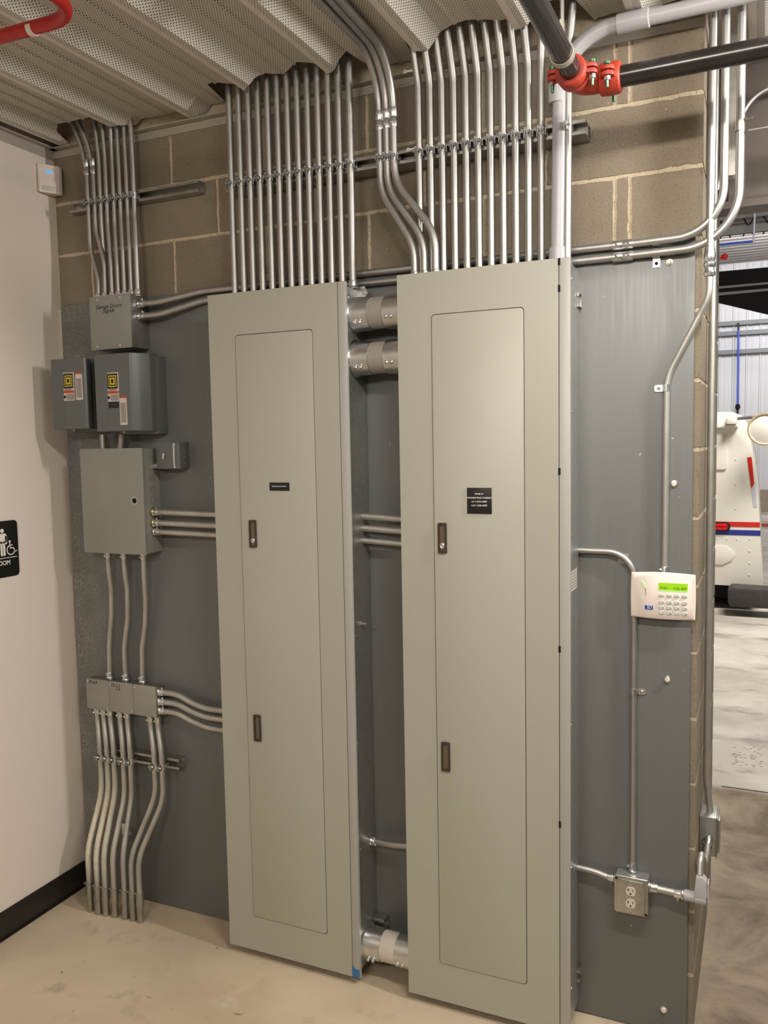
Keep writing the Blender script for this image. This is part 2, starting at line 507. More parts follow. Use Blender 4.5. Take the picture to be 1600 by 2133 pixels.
# concrete block wall: every block face stands a little proud of the mortar, with ragged arrises
INCH, CRS = .0254, .2032
def block_face(b, x0, x1, z0, z1, conv, mi):
    g = .0065
    x0 += g; x1 -= g; z0 += g; z1 -= g
    if x1 - x0 < .012: return
    pts = []
    def run(ax, az, bx, bz):
        n = max(1, int(math.hypot(bx - ax, bz - az) / .022))
        for k in range(n):
            t = k / n
            pts.append((ax + (bx - ax) * t + random.gauss(0, .0011), az + (bz - az) * t + random.gauss(0, .0011)))
    run(x0, z0, x1, z0); run(x1, z0, x1, z1); run(x1, z1, x0, z1); run(x0, z1, x0, z0)
    front = [conv(x, z, .0025) for x, z in pts]; rear = [conv(x, z, -.001) for x, z in pts]
    n = len(pts)
    b.add(front + rear, [tuple(range(n))] + [(i, n + i, n + (i + 1) % n, (i + 1) % n) for i in range(n)], mi)
b = MB()
b.box(LEFT - .12, -.0025, 0.0025, .19, 0, 3.4, 1)
b.box(-.19, -.0025, .19, 1.0, 0, 3.05, 1)
even = [-8, -9.7, -25.7, -41.7, -57.7, -73.7, -89.7]
for k in range(15):
    z0, z1 = k * CRS, (k + 1) * CRS
    if k == 13: xs = [0, -17.7, -33.7, -49.7, -65.7, -81.7, -97]
    elif k % 2 == 0: xs = [0] + even + [-97]
    else: xs = [0, -16, -17.7, -33.7, -49.7, -65.7, -81.7, -97]
    for a, c in zip(xs, xs[1:]):
        block_face(b, c * INCH, a * INCH - (.0 if a else -.006), z0, z1, lambda x, z, d: (x, .0025 - d, z), 0)
    ys = [0, .19, .39, .59, .79, 1.0] if k % 2 else [0, .39, .79, 1.0]
    for a, c in zip(ys, ys[1:]):
        block_face(b, a - (0 if a else .006), c, z0, z1, lambda x, z, d: (d - .0025, x, z), 0)
struct('wall_back', b, [M['block'], M['mortar']], fix=True, angle=50)

# ribbed acoustic deck, its end cut ragged where conduits pass
PITCH = .313
def deck_profile(x0, x1):
    out = []
    k = math.floor((x0 + .49) / PITCH) - 1
    while True:
        c = -.49 + PITCH * k
        for dx, z, plainf in ((-.036, 3.100, 0), (-.026, 3.063, 1), (-.004, 3.060, 0), (.018, 3.060, 0), (.064, 3.100, 0), (.112, 3.100, 0), (.117, 3.094, 0), (.126, 3.100, 0), (.182, 3.100, 0), (.187, 3.094, 0), (.196, 3.100, 0)):
            x = c + dx
            if x0 <= x <= x1: out.append((x, z, plainf))
        if c > x1 + .2: break
        k += 1
    return out
def deck_edge(x, z):
    low = (3.100 - z) / .040
    if -2.335 < x < -2.02: return -.118 + .03 * low
    if -1.605 < x < -1.035: return -.135 + .025 * math.sin(x * 37) - .01 * low
    if -.875 < x < -.315: return -.150 + .028 * math.sin(x * 23 + 1) - .012 * low
    if x > -.315 and x < 0.0: return -.014 + .008 * math.sin(x * 31)
    if x >= 0.0: return .372
    return -.008 + .004 * math.sin(x * 29)
prof = deck_profile(LEFT + .004, 3.4)
fine = []
for (x, z, pf), (x2, z2, _) in zip(prof, prof[1:]):
    n = max(1, int((x2 - x) / .02))
    for i in range(n): fine.append((x + (x2 - x) * i / n, z + (z2 - z) * i / n, pf))
b = MB()
v = []; f = []; mi = []
for x, z, pf in fine:
    e = deck_edge(x, z) + random.gauss(0, .0022)
    for y in (-6.0, -2.0, -1.0, -.6, -.4, e): v.append((x, y, z))
for i in range(len(fine) - 1):
    for j in range(5):
        a = i * 6 + j
        f.append((a, a + 6, a + 7, a + 1)); mi.append(1 if fine[i][2] else 0)
b.v, b.f, b.m = v, f, mi
ceiling = struct('ceiling', b, [M['perf'], M['deck_plain']], fix=False, angle=20)
b = MB(); b.box(LEFT - .12, 3.4, -6.0, .42, 3.40, 3.5)
put('roof_slab', b, M['trim_paint'], ceiling)

# angle trims where the deck meets the walls
b = MB(); b.box(LEFT, -.0, -.004, 0.0, 3.024, 3.047); b.box(LEFT, -.0, -.03, 0.0, 3.054, 3.058)
struct('trim_1', b, M['trim_paint'])
b = MB(); b.box(LEFT, LEFT + .004, -6.0, -.004, 3.018, 3.058); b.box(LEFT, LEFT + .03, -6.0, -.004, 3.054, 3.058)
struct('trim_2', b, M['trim_paint'])
b = MB(); b.box(0.0, .004, -.03, .38, 3.024, 3.06)
struct('trim_3', b, M['trim_paint'])

# ribbed metal bulkhead over the opening and the garage beyond
b = MB()
pts = []
x = 0.004
while x < 1.7:
    for dx, dy in ((0, .40), (.035, .40), (.05, .375), (.085, .375), (.1, .40)): pts.append((x + dx, dy))
    x += .1501
pts2 = [(a, y + .05) for a, y in reversed(pts)]
b.prism([(a, y, 2.62) for a, y in pts] + [(a, .46, 2.62) for a, y in reversed(pts)], (0, 0, .50))
b.box(.004, 1.7, .365, .47, 2.600, 2.622)
struct('wall_bulkhead', b, M['bulkhead'], angle=25)

b = MB()
pts = []
x = -3.0
while x < 3.0:
    for dx, dy in ((0, 0), (.012, -.028), (.045, -.028), (.057, 0), (.13, 0), (.14, -.006), (.16, -.006), (.17, 0)): pts.append((x + dx, BACKY + dy))
    x += .305
b.prism([(a, y, .55) for a, y in pts] + [(a, BACKY + .1, .55) for a, y in reversed(pts)], (0, 0, 6.2))
struct('wall_far', b, M['steel_white'], angle=25)
b = MB(); b.box(-3, 3, BACKY - .05, BACKY + .2, 0, .55)
struct('trim_4', b, M['curb'])
b = MB()
pts = []
y = 4.0
while y < BACKY:
    for dy, dz in ((0, 0), (.02, -.03), (.06, -.03), (.08, 0)): pts.append((y + dy, 6.1 + dz))
    y += .3
b.prism([(-3, a, z) for a, z in pts] + [(-3, a, 6.25) for a, z in reversed(pts)], (6, 0, 0))
struct('ceiling_garage', b, M['garage_roof'], angle=25)
for i, zz in enumerate((4.6247, 4.3824, 3.9313)):
    b = MB(); b.box(-3, 3, BACKY - .12, BACKY - .035, zz - .05, zz + .05)
    struct('trim_%d' % (5 + i), b, M['garage_grey'])

# painted plywood backboard
b = MB(); b.box(-2.432, -.018, -.0200, -.0005, .004, 2.440)
tag(put('plywood_board', b, M['plywood'], bevel=.0008), 'grey-painted plywood backboard fixed to the block wall behind the panels', 'backboard')
# pale sheet edge left of the plywood
b = MB(); b.box(LEFT + .001, -2.434, -.012, -.0005, 1.98, 2.430)
struct('trim_8', b, M['clear_white'])

# ---------------------------------------------------------------- conduit parts
def ORD(i): return ['first', 'second', 'third', 'fourth', 'fifth', 'sixth', 'seventh', 'eighth', 'ninth', 'tenth', 'eleventh', 'twelfth', 'thirteenth'][i]

def clamp_mesh(r):
    def mk():
        b = MB(); w = .011
        b.ring((0, 0, -w), (0, 0, w), r * .98, r + .0016, 18)
        for sx in (-1, 1):
            b.box(sx * .0035 - .001, sx * .0035 + .001, -(r + .017), -(r - .001), -w, w)
            b.box(sx * (r + .0016) - .0012, sx * (r + .0016) + .0012, -.002, r + .010, -w, w)
        b.lathe((-.011, -(r + .0095), 0), (1, 0, 0), [(0, .0045), (.003, .0052), (.004, .003), (.018, .003), (.019, .005), (.023, .005)], 10)
        return b
    return mk
def coupling_mesh(r, L=.058):
    def mk():
        b = MB()
        b.lathe((0, 0, -L / 2), (0, 0, 1), [(0, r), (0, r + .0026), (.004, r + .0030), (L * .46, r + .0030), (L * .5, r + .0018), (L * .54, r + .0030), (L - .004, r + .0030), (L, r + .0026), (L, r)], 18)
        for t in (-.3, .3):
            b.lathe((0, -(r + .001), t * L), (-.3, -1, 0), [(0, .0042), (.004, .0042), (.006, .0025), (.008, .001)], 8)
        return b
    return mk
def connector_mesh(r, L=.026):
    def mk():      # +z points away from the box wall
        b = MB()
        b.lathe((0, 0, 0), (0, 0, 1), [(0, r), (0, r + .0045), (.004, r + .0052), (.007, r + .0030), (.009, r + .0026), (L - .002, r + .0026), (L, r + .0018), (L, r * .99)], 18)
        b.lathe((-(r + .001), -.003, L * .62), (-1, -.25, 0), [(0, .0042), (.005, .0042), (.007, .0026), (.009, .001)], 8)
        return b
    return mk
def strap_mesh(r, side):
    def mk():      # one-hole strap for a vertical run on a board behind (+y)
        b = MB(); w = .010
        b.ring((0, 0, -w), (0, 0, w), r * .98, r + .0018, 18)
        x0, x1 = (r * .7, r + .026)
        if side < 0: x0, x1 = -x1, -x0
        b.xz(rrect(x0, x1, -w, w, .006, 3), r - .0018, r - .0002, 0)
        cx = side * (r + .014)
        b.lathe((cx, r - .0022, 0), (0, -1, 0), [(0, .0045), (.002, .0048), (.004, .0026), (.005, .0005)], 10, 0)
        return b
    return mk

def zrot(d):
    return Vector((0, 0, 1)).rotation_difference(Vector(d).normalized()).to_euler()

def conduit(label, pts, r=.0117, rad=.10, group=None, mat=None, clamps=(), couplings=(), conns=(), straps=(), name='conduit', cat='conduit', cmat=None):
    root = thing(name, label, cat, pts[-1], group)
    put('tube', MB().tube(bend(pts, rad), r, 16), mat or M['emt'], root, angle=60)
    for q in clamps: stamp('strut_clamp', ('cl', r), clamp_mesh(r), M['zinc'], root, q)
    for q, d in couplings: stamp('coupling', ('co', r), coupling_mesh(r), M['zinc'], root, q, zrot(d))
    for q, d in conns: stamp('connector', ('cn', r), connector_mesh(r), M['zinc'], root, q, zrot(d))
    for q, s in straps: stamp('strap', ('st', r, s), strap_mesh(r, s), M['zinc'], root, q)
    return root

def strut_profile(w=.0413, d=.0413, t=.0027, lip=.0095):
    h = w / 2   # (y, z): open face towards -y, back at y=0
    return [(0, -h), (-d, -h), (-d, -h + lip), (-d + .007, -h + lip), (-d + .007, -h + lip - t), (-d + t, -h + lip - t), (-d + t, -h + t), (-t, -h + t),
            (-t, h - t), (-d + t, h - t), (-d + t, h - lip + t), (-d + .007, h - lip + t), (-d + .007, h - lip), (-d, h - lip), (-d, h), (0, h)]
def strut_bar(x0, x1, yb, z, label, dbl=False, mat=None):
    b = MB()
    if dbl:
        b.yz([(yb - .0413 + (-y - .0413) * -1 - .0, z + q) for y, q in strut_profile()], x0, x1)
        b.yz([(yb - .0826 - y - .0, z + q) for y, q in [(-p[0] - .0413, p[1]) for p in strut_profile()]], x0, x1)
    else:
        b.yz([(yb + y, z + q) for y, q in strut_profile()], x0, x1)
    o = put('strut_channel', b, mat or M['strut'])
    return tag(o, label, 'strut channel')

# ---------------------------------------------------------------- the two tall panelboards
FY, ZB, ZT = -.178, .028, 2.386
def latch_bits(par, x, z, key):
    b = MB()
    b.frame(rrect(x - .0145, x + .0145, z - .048, z + .048, .004), rrect(x - .0100, x + .0085, z - .040, z + .040, .0015), FY - .0075, FY + .0005, 0)
    b.box(x - .0100, x + .0085, FY - .0030, FY + .0005, z - .040, z + .040, 1)
    if key:
        b.lathe((x - .0005, FY - .003, z - .024), (0, -1, 0), [(0, .0088), (.003, .0086), (.0036, .0070), (.003, .0050), (.0036, .0035), (.0030, .0005)], 18, 2)
    return put('latch', b, [M['latch_frame'], M['latch_insert'], M['zinc']], par)
def panelboard(label, x0, x1, xs, door, latches, plate, lines, extra):
    root = thing('panelboard', label, 'electrical panel', ((x0 + x1) / 2, -.1, ZB))
    b = MB(); b.box(x0 + .012, x1 - .004, FY + .016, -.0205, ZB + .02, ZT - .012)
    enc = put('enclosure', b, M['galv'], root, .001)
    enc['label'] = 'bare galvanised steel back box'
    dx0, dx1, dz0, dz1 = door
    g = .0022
    b = MB()
    inner = rrect(dx0 - g, dx1 + g, dz0 - g, dz1 + g, .012, 4)
    out = []
    for (px_, pz_) in inner:      # outer loop matched point by point to the opening
        out.append((px_, pz_))
    n = len(inner)
    outer = []
    q = n // 4
    for i in range(n):
        c = i // q
        cx, cz = ((xs - .001, ZT), (x0, ZT), (x0, ZB), (xs - .001, ZB))[c]
        outer.append((cx, cz))
    # corner fans collapse to single outer points, so build the plate from faces directly
    v = [(x_, FY, z_) for x_, z_ in inner] + [(xs - .001, FY, ZT), (x0, FY, ZT), (x0, FY, ZB), (xs - .001, FY, ZB)]
    f = []
    for c in range(4):
        for k in range(q - 1): f.append((c * q + k, c * q + k + 1, n + c))
        f.append((c * q + q - 1, ((c + 1) * q) % n, n + (c + 1) % 4, n + c))
    b.add(v, f)
    m = len(b.v)
    # returns at the rim and around the opening
    for (ax, az), (bx, bz) in zip([(xs - .001, ZT), (x0, ZT), (x0, ZB), (xs - .001, ZB)], [(x0, ZT), (x0, ZB), (xs - .001, ZB), (xs - .001, ZT)]):
        b.add([(ax, FY, az), (bx, FY, bz), (bx, FY + .016, bz), (ax, FY + .016, az)], [(0, 1, 2, 3)])
    for i in range(n):
        (ax, az), (bx, bz) = inner[i], inner[(i + 1) % n]
        b.add([(ax, FY, az), (bx, FY, bz), (bx, FY + .010, bz), (ax, FY + .010, az)], [(0, 1, 2, 3)])
    cov = put('cover', b, M['panel'], root, fix=False)
    b = MB(); b.box(xs + .001, x1, FY, FY + .016, ZB, ZT)
    put('side_strip', b, M['panel_edge'], root, .0012)
    b = MB(); b.box(x0 + .016, x1 - .01, FY + .0108, FY + .0155, ZB + .03, ZT - .015)
    put('dead_front', b, M['void'], root)
    b = MB(); b.xz(rrect(dx0, dx1, dz0, dz1, .011, 4), FY - .0016, FY + .008)
    dr = put('door', b, M['panel'], root, .0008)
    for x_, z_, key in latches: latch_bits(dr, x_, z_, key)
    px0, px1, pz0, pz1 = plate
    b = MB(); b.box(px0, px1, FY - .0042, FY - .0014, pz0, pz1)
    pl = put('nameplate', b, M['black'], root, .0005)
    for s_, sz, zz in lines:
        lettering(s_, sz, ((px0 + px1) / 2, FY - .0045, zz), M['white_print'], pl, bold=.00012)
    return root, enc

p2, enc2 = panelboard('tall grey two-latch panel with the thin one-line black nameplate, the farther of the pair', -1.600, -1.066, -1.094,
    (-1.4971 + .0065, -1.1909, 0.1598, 2.2411),
    [(-1.4416, 1.5588, True), (-1.4481, 0.8662, False)],
    (-1.3690, -1.2912, 1.7094, 1.7372),
    [('PANEL P2 fed from Panel P1', .0049, 1.7241)], None)
p1, enc1 = panelboard('tall grey two-latch panel with the square four-line black nameplate, nearest the keypad', -.884, -.344, -.376,
    (-0.7696, -0.4807, 0.1592, 2.2545),
    [(-0.7418, 1.5645, True), (-0.7399, 0.8605, False)],
    (-0.6594, -0.5811, 1.6431, 1.7227),
    [('PANEL P1', .0066, 1.7036), ('AVAILABLE FAULT CURRENT', .0062, 1.6918), ('L-L = 8,773 AMPS', .0066, 1.6800), ('L-N = 7,304 AMPS', .0066, 1.6682)], None)
# hinge slots on the right-hand panel's strip, screws, stickers, tape
for zz in (2.3757, 2.2998, 1.7718, 1.2407, 0.6980):
    b = MB(); b.box(-.3785, -.3715, FY - .0006, FY + .001, zz - .010, zz + .010)
    put('hinge_slot', b, M['void'], p1)
for zz in (1.9412, 1.5766, 1.2165, 0.8431, 0.4699, 0.0962, 2.34):
    b = MB(); b.lathe((-1.0705, -.143, zz), (1, 0, 0), [(0, .0062), (.002, .0058), (.004, .003), (.0045, .0005)], 12)
    put('screw', b, M['zinc'], p2)
b = MB(); b.lathe((-1.0705, -.105, 1.2531), (1, 0, 0), [(0, .008), (.005, .008), (.005, .0045), (.022, .0045), (.023, .003)], 6)
put('grounding_bolt', b, M['zinc'], p2)
b = MB(); b.xz([(-1.0705, 2.384), (-1.0705, 2.352), (-1.050, 2.344), (-1.034, 2.362), (-1.046, 2.384)], -.072, -.070)
b.lathe((-1.046, -.072, 2.362), (0, -1, 0), [(0, .006), (.003, .006), (.005, .002)], 8)
put('end_flange', b, M['galv'], p2)
b = MB(); b.add([(-1.0955, FY - .0005, ZB), (-1.066, FY - .0005, ZB - .0005), (-1.066, FY - .0005, ZB + .032), (-1.082, FY - .0005, ZB + .030), (-1.0955, FY - .0005, ZB + .046)], [(0, 1, 2, 3, 4)])
tp = put('tape_scrap', b, M['blue_tape'], p2); tp['label'] = 'scrap of blue tape'
for zz in (1.9455, 1.5794, 2.33, 1.0, .55, .16):
    b = MB(); b.lathe((-.3485, -.143, zz), (1, 0, 0), [(0, .0055), (.002, .005), (.004, .002)], 10)
    put('screw', b, M['zinc'], p1)
b = MB(); b.box(-.3485, -.3476, -.155, -.06, 1.4091, 1.4711)
st = put('rating_sticker', b, [M['label_white']], p1)
b = MB()
for k in range(7): b.box(-.3476, -.3474, -.148, -.07, 1.4150 + k * .009, 1.4150 + k * .009 + .004)
put('fine_print', b, M['label_grey'], st)

# ---------------------------------------------------------------- struts behind the conduits
strut_bar(-1.575, -.318, -.0005, 2.775, 'long galvanised strut channel on block wall behind both rows of tall conduits', True)
strut_bar(-2.3393, -1.7210, -.0005, 2.8142 - .004, 'short galvanised strut channel on block wall above the lettered box')
strut_bar(-2.3124, -1.8953, -.0205, 0.6236, 'tan-dusted strut channel low on plywood behind seven floor conduits', False, M['strut'])
strut_bar(-1.069, -1.0236, -.0205, 0.1641, 'stub of strut channel showing between the two panels near the floor')
strut_bar(-.347, -0.3408, -.0205, 2.2822, 'stub of strut channel beside the right panel near its top')
strut_bar(-.347, -0.3380, -.0205, 0.1492, 'stub of strut channel beside the right panel near its bottom')

# ---------------------------------------------------------------- conduits above the two panels
CY = -.097
G1 = 'thirteen conduits rising from the farther panel'
for i in range(13):
    x = -1.5395 + i * (.4635 / 12)
    zt = 3.17
    pts = [(x, CY, zt), (x, CY, ZT - (.004 if i < 12 else .0))]
    conduit('%s from the left of thirteen steel conduits rising from the panel with one-line nameplate' % ORD(i), pts, group=G1,
            clamps=[(x, CY, 2.775)], conns=[((x, CY, ZT - .011), (0, 0, 1))])
G2 = 'steel conduits rising from the nearer panel'
xs = [-.8345 + i * .0389 for i in range(11)]
for i, x in enumerate(xs):
    lean = -.030 - .006 * (i % 3)
    top = [(x + (.02 if i == 10 else -.012), CY - .05, 3.19), (x, CY, 2.985 - .01 * (i % 2))]
    conduit('%s from the left of eleven straight steel conduits rising from the panel with square nameplate' % ORD(i), top + [(x, CY, ZT - .004)], group=G2, rad=.12,
            clamps=[(x, CY, 2.775)], conns=[((x, CY, ZT - .011), (0, 0, 1))])
x = -.3690
conduit('steel conduit just right of the fat grey plastic conduit over the nearer panel', [(x + .03, CY - .03, 3.17), (x + .004, CY, 2.98), (x, CY, ZT - .004)], group=G2, rad=.1,
        clamps=[(x, CY, 2.775)], conns=[((x, CY, ZT - .011), (0, 0, 1))])
# three conduits off the deck that swing over into the nearer panel
for i, (cx, zl, bx) in enumerate(((-.969, 2.7740, -0.8427), (-.9445, 2.7709, -0.8102), (-.921, 2.7689, -0.7732))):
    za, zb = ((2.672, 2.480), (2.678, 2.498), (2.70, 2.515))[i]
    pts = [(cx + (.03, .05, .05)[i], -1.60, 3.078), (cx, CY - .004, 3.078), (cx, CY, za), (bx, -.128, zb), (bx, -.128, ZT - .004)]
    conduit('%s from the left of three conduits swinging off the deck into the nearer panel' % ORD(i), pts, rad=.16, group='conduits swinging off the deck',
            clamps=[(cx, CY, 2.775)], couplings=[((cx, CY, 2.8971 - .004 + .0015 * i), (0, 0, 1))], conns=[((bx, -.128, ZT - .011), (0, 0, 1))])
for lab, zz in (('upper', 3.0207), ('lower', 2.7834)):
    root = thing('cable_tie', 'pale cable tie, %s of two around the first conduit over nearer panel' % lab, 'cable tie', (xs[0], CY, zz), 'cable ties')
    xq = xs[0] - (.006 if lab == 'upper' else 0)
    put('band', MB().ring((xq, CY, zz - .003), (xq, CY, zz + .003), .0124, .0136, 18), M['label_white'], root)
    b = MB(); b.box(xq - .030, xq - .006, CY - .0135, CY - .0122, zz - .0015, zz + .0035); b.lathe((xq - .032, CY - .0125, zz + .001), (0, -1, 0), [(0, .0055), (.002, .0055), (.002, .0025), (0, .0025)], 12, 0, True)
    put('tail', b, M['label_white'], root)
# grey plastic conduit
X = -.397
root = thing('plastic_conduit', 'fat grey plastic conduit rising from the nearer panel and sweeping along the deck', 'conduit', (X, CY, ZT))
put('tube', MB().tube(bend([(1.60, -.16, 3.030), (X + .01, CY, 3.030), (X, CY, ZT - .004)], .155, 9), .0212, 20), M['pvc'], root, angle=60)
b = MB(); zc = 2.8685
b.lathe((X, CY, zc - .022), (0, 0, 1), [(0, .0215), (0, .0262), (.07, .0262), (.072, .0215)], 22)
put('coupling', b, M['pvc'], root)
b = MB(); b.lathe((X, CY, ZT - .004), (0, 0, 1), [(0, .0262), (.05, .0258), (.052, .0215)], 22)
put('connector', b, M['pvc'], root)
b = MB(); b.lathe((-.225, -.102, 3.030), (1, -.029, 0), [(0, .0215), (0, .0265), (.085, .0265), (.088, .0215)], 22)
put('coupling', b, M['pvc'], root)

# ---------------------------------------------------------------- big nipples between the panels
def nipple(label, z, grp, group):
    y = -.105 if z > .5 else -.105
    root = thing('offset_nipple', label, 'conduit nipple', (-.98, y, z), group)
    R = .0545
    b = MB(); b.lathe((-1.070, y, z), (1, 0, 0), [(0, R * .9), (0, R + .006), (.004, R + .008), (.006, R + .002), (.066, R), (.068, R * .9)], 32)
    for t in (.026, .044):
        b.lathe((-1.070 + t, y - R + .010, z - .030), (0, -1, -.35), [(0, .006), (.010, .006), (.012, .004), (.014, .001)], 8)
    put('connector', b, M['zinc'], root)
    b = MB(); b.lathe((-1.004, y, z), (1, 0, 0), [(0, R * .9), (0, R - .003), (.056, R - .003), (.056, R * .9)], 32)
    put('sleeve', b, M['label_grey'] if z > .5 else M['ivory'], root)['label'] = 'dull grey sleeve'
    b = MB(); b.lathe((-.948, y, z), (1, 0, 0), [(0, R * .9), (0, R), (.060, R + .002), (.062, R + .008), (.066, R + .006), (.066, R * .9)], 32)
    for t in (.014, .032):
        b.lathe((-.948 + t, y - R + .010, z - .020), (0, -1, -.25), [(0, .006), (.010, .006), (.012, .004), (.014, .001)], 8)
    put('connector', b, M['zinc'], root)
nipple('fat metal nipple joining the two panels at the very top', 2.2879, 0, 'fat nipples between the panels')
nipple('fat metal nipple joining the two panels, second from the top', 2.1437, 0, 'fat nipples between the panels')
nipple('fat metal nipple joining the two panels just above the floor', 0.1210, 1, 'fat nipples between the panels')

# three conduits between the panels at half height and the same three on from the load centre
for i, (za, zb) in enumerate(((1.6127, 1.6130), (1.5721, 1.5712), (1.5297, 1.5365))):
    conduit('%s of three level conduits between the two tall panels at half height' % ['topmost', 'middle', 'lowest'][i], [(-1.070, -.07, za + .004), (-.884, -.07, za - .004)], group='level conduits between the panels', r=.0105 + .001 * (i < 2), mat=M['emt_dull'])
    root = conduit('%s of three level conduits from the round-locked box to the farther panel' % ['topmost', 'middle', 'lowest'][i], [(-1.962, -.07, zb + .004), (-1.595, -.07, zb - .002)], group='level conduits left of the panels', r=.0105 + .001 * (i < 2), mat=M['emt_dull'],
            conns=[((-1.962, -.07, zb + .004), (1, 0, 0))])
    if i < 2:
        b = MB(); b.lathe((-1.9655, -.07, zb + .004), (1, 0, 0), [(0, .012), (0, .0195), (.006, .0195), (.007, .0165), (.0085, .012)], 8)
        put('lock_ring', b, M['brass'], root)['label'] = 'yellow brass lock ring'
conduit('single bent conduit low down between the two tall panels', [(-1.0705, -.06, 0.4656), (-.985, -.072, 0.4725), (-.884, -.075, 0.4859)], rad=.2,
        conns=[((-1.0705, -.06, 0.4656), (1, -.05, -.02))])

# two long conduits along the top of the plywood, round the corner and up
for i in range(2):
    zr = (2.4345, 2.4010)[i]
    zl = (2.4043, 2.3581)[i]
    zm = (2.4325, 2.3963)[i]
    xe = (.058, .098)[i]
    zs = (2.60, 2.60)[i]
    ybk = -.034
    P = [(-1.988, -.072, zl), (-1.90, -.070, zl), (-1.72, ybk, zr), (-.6, ybk, zr), (-.20, ybk, zr), (xe, -.052, zr), (xe, -.052, 3.10)]
    conduit('%s of two long conduits from lettered box along plywood top to the corner' % ('upper', 'lower')[i], P, rad=.17, group='long conduits along the plywood top',
            conns=[((-1.988, -.072, zl), (1, 0, 0))],
            couplings=[((-0.2174, ybk, zr), (1, 0, 0))])
b = MB()
xst = -0.1237
for zr in (2.4345, 2.4010):
    b.ring((xst - .010, -.034, zr), (xst + .010, -.034, zr), .0116, .0138, 18)
b.box(xst - .010, xst + .010, -.0232, -.0206, 2.362, 2.395)
b.lathe((xst, -.0235, 2.373), (0, -1, 0), [(0, .0052), (.0008, .0052), (.0009, .002)], 10, 1)
tag(put('conduit_strap', b, [M['zinc'], M['void']]), 'bright strap holding two level conduits at the plywood top right', 'strap')

# ---------------------------------------------------------------- left bundle above the lettered box
LY = -.0535
G3 = 'eight conduits above the lettered box'
top_px = [(-2.2300), (-2.1978), (-2.1681), (-2.1375), (-2.1037), (-2.0724), (-2.0391), (-2.0072)]
bot_px = [(-2.1852), (-2.1520), (-2.1697), (-2.1166), (-2.0862), (-2.0560), (-2.0238), (-1.9941)]
zst = 2.8096
ZBOX = 2.4401
for i in range(8):
    xt, xb = top_px[i], bot_px[i]
    yb = -.045 if i == 2 else -.070
    if i < 2:
        pts = [(xt - .055, LY - .02, 3.14), (xt - .02, LY - .005, 3.03), (xt, LY, 2.93), (xt, LY, 2.64 if i == 0 else 2.70), (xb, -.066, 2.52 if i == 0 else 2.58), (xb, yb, ZBOX - .006)]
    elif i < 5:
        pts = [(xt - .02 + .006 * i, LY - .01, 3.15), (xt, LY, 2.97), (xt, LY, 2.72), (xb, yb, 2.56), (xb, yb, ZBOX - .006)]
    else:
        pts = [(xt - .004, LY, 3.15), (xt, LY, 2.92), (xt, LY, 2.74), (xb, yb, 2.62), (xb, yb, ZBOX - .006)]
    conduit('%s from the left of eight thin conduits dropping from deck to lettered box' % ORD(i), pts, r=.0090, rad=.14, group=G3,
            clamps=[(xt, LY, zst)], couplings=([((xt, LY, 2.9444), (0, 0, 1))] if i < 2 else []), conns=[((xb, yb, ZBOX - .006), (0, 0, 1))])

# lettered junction box
def plain_box(name, label, cat, x0, x1, yf, z0, z1, mat, bev=.0025, group=None):
    root = thing(name, label, cat, ((x0 + x1) / 2, -.05, z0), group)
    return root
sx0, sx1, sz0, sz1 = -2.1848, -1.989, 2.2385, 2.4377
root = thing('junction_box', 'bare steel box with handwritten words, under eight thin conduits', 'junction box', (-2.1, -.07, sz0))
b = MB(); b.box(sx0 + .001, sx1, -.1195, -.0205, sz0 + .002, sz1)
put('body', b, M['strut'], root, .001)
b = MB(); b.box(sx0, sx1 + .001, -.1225, -.1200, sz0, sz1 + .001)
cv = put('cover', b, M['box_gray'], root, .0008)
lettering('Garage Doors\nSignals', .0215, ((sx0 + sx1) / 2 - .005, -.1229, 2.3935 - .004), M['ink'], cv, shear=.18, space=.75)
for px_, z_ in ((-2.1525, 2.2513), (-2.0427, 2.2498), (-2.1439, sz1 - .012), (-2.0349, sz1 - .012)):
    b = MB(); b.lathe((px_, -.1224, z_), (0, -1, 0), [(0, .005), (.0025, .0045), (.0035, .0015)], 10)
    put('screw', b, M['zinc'], root)

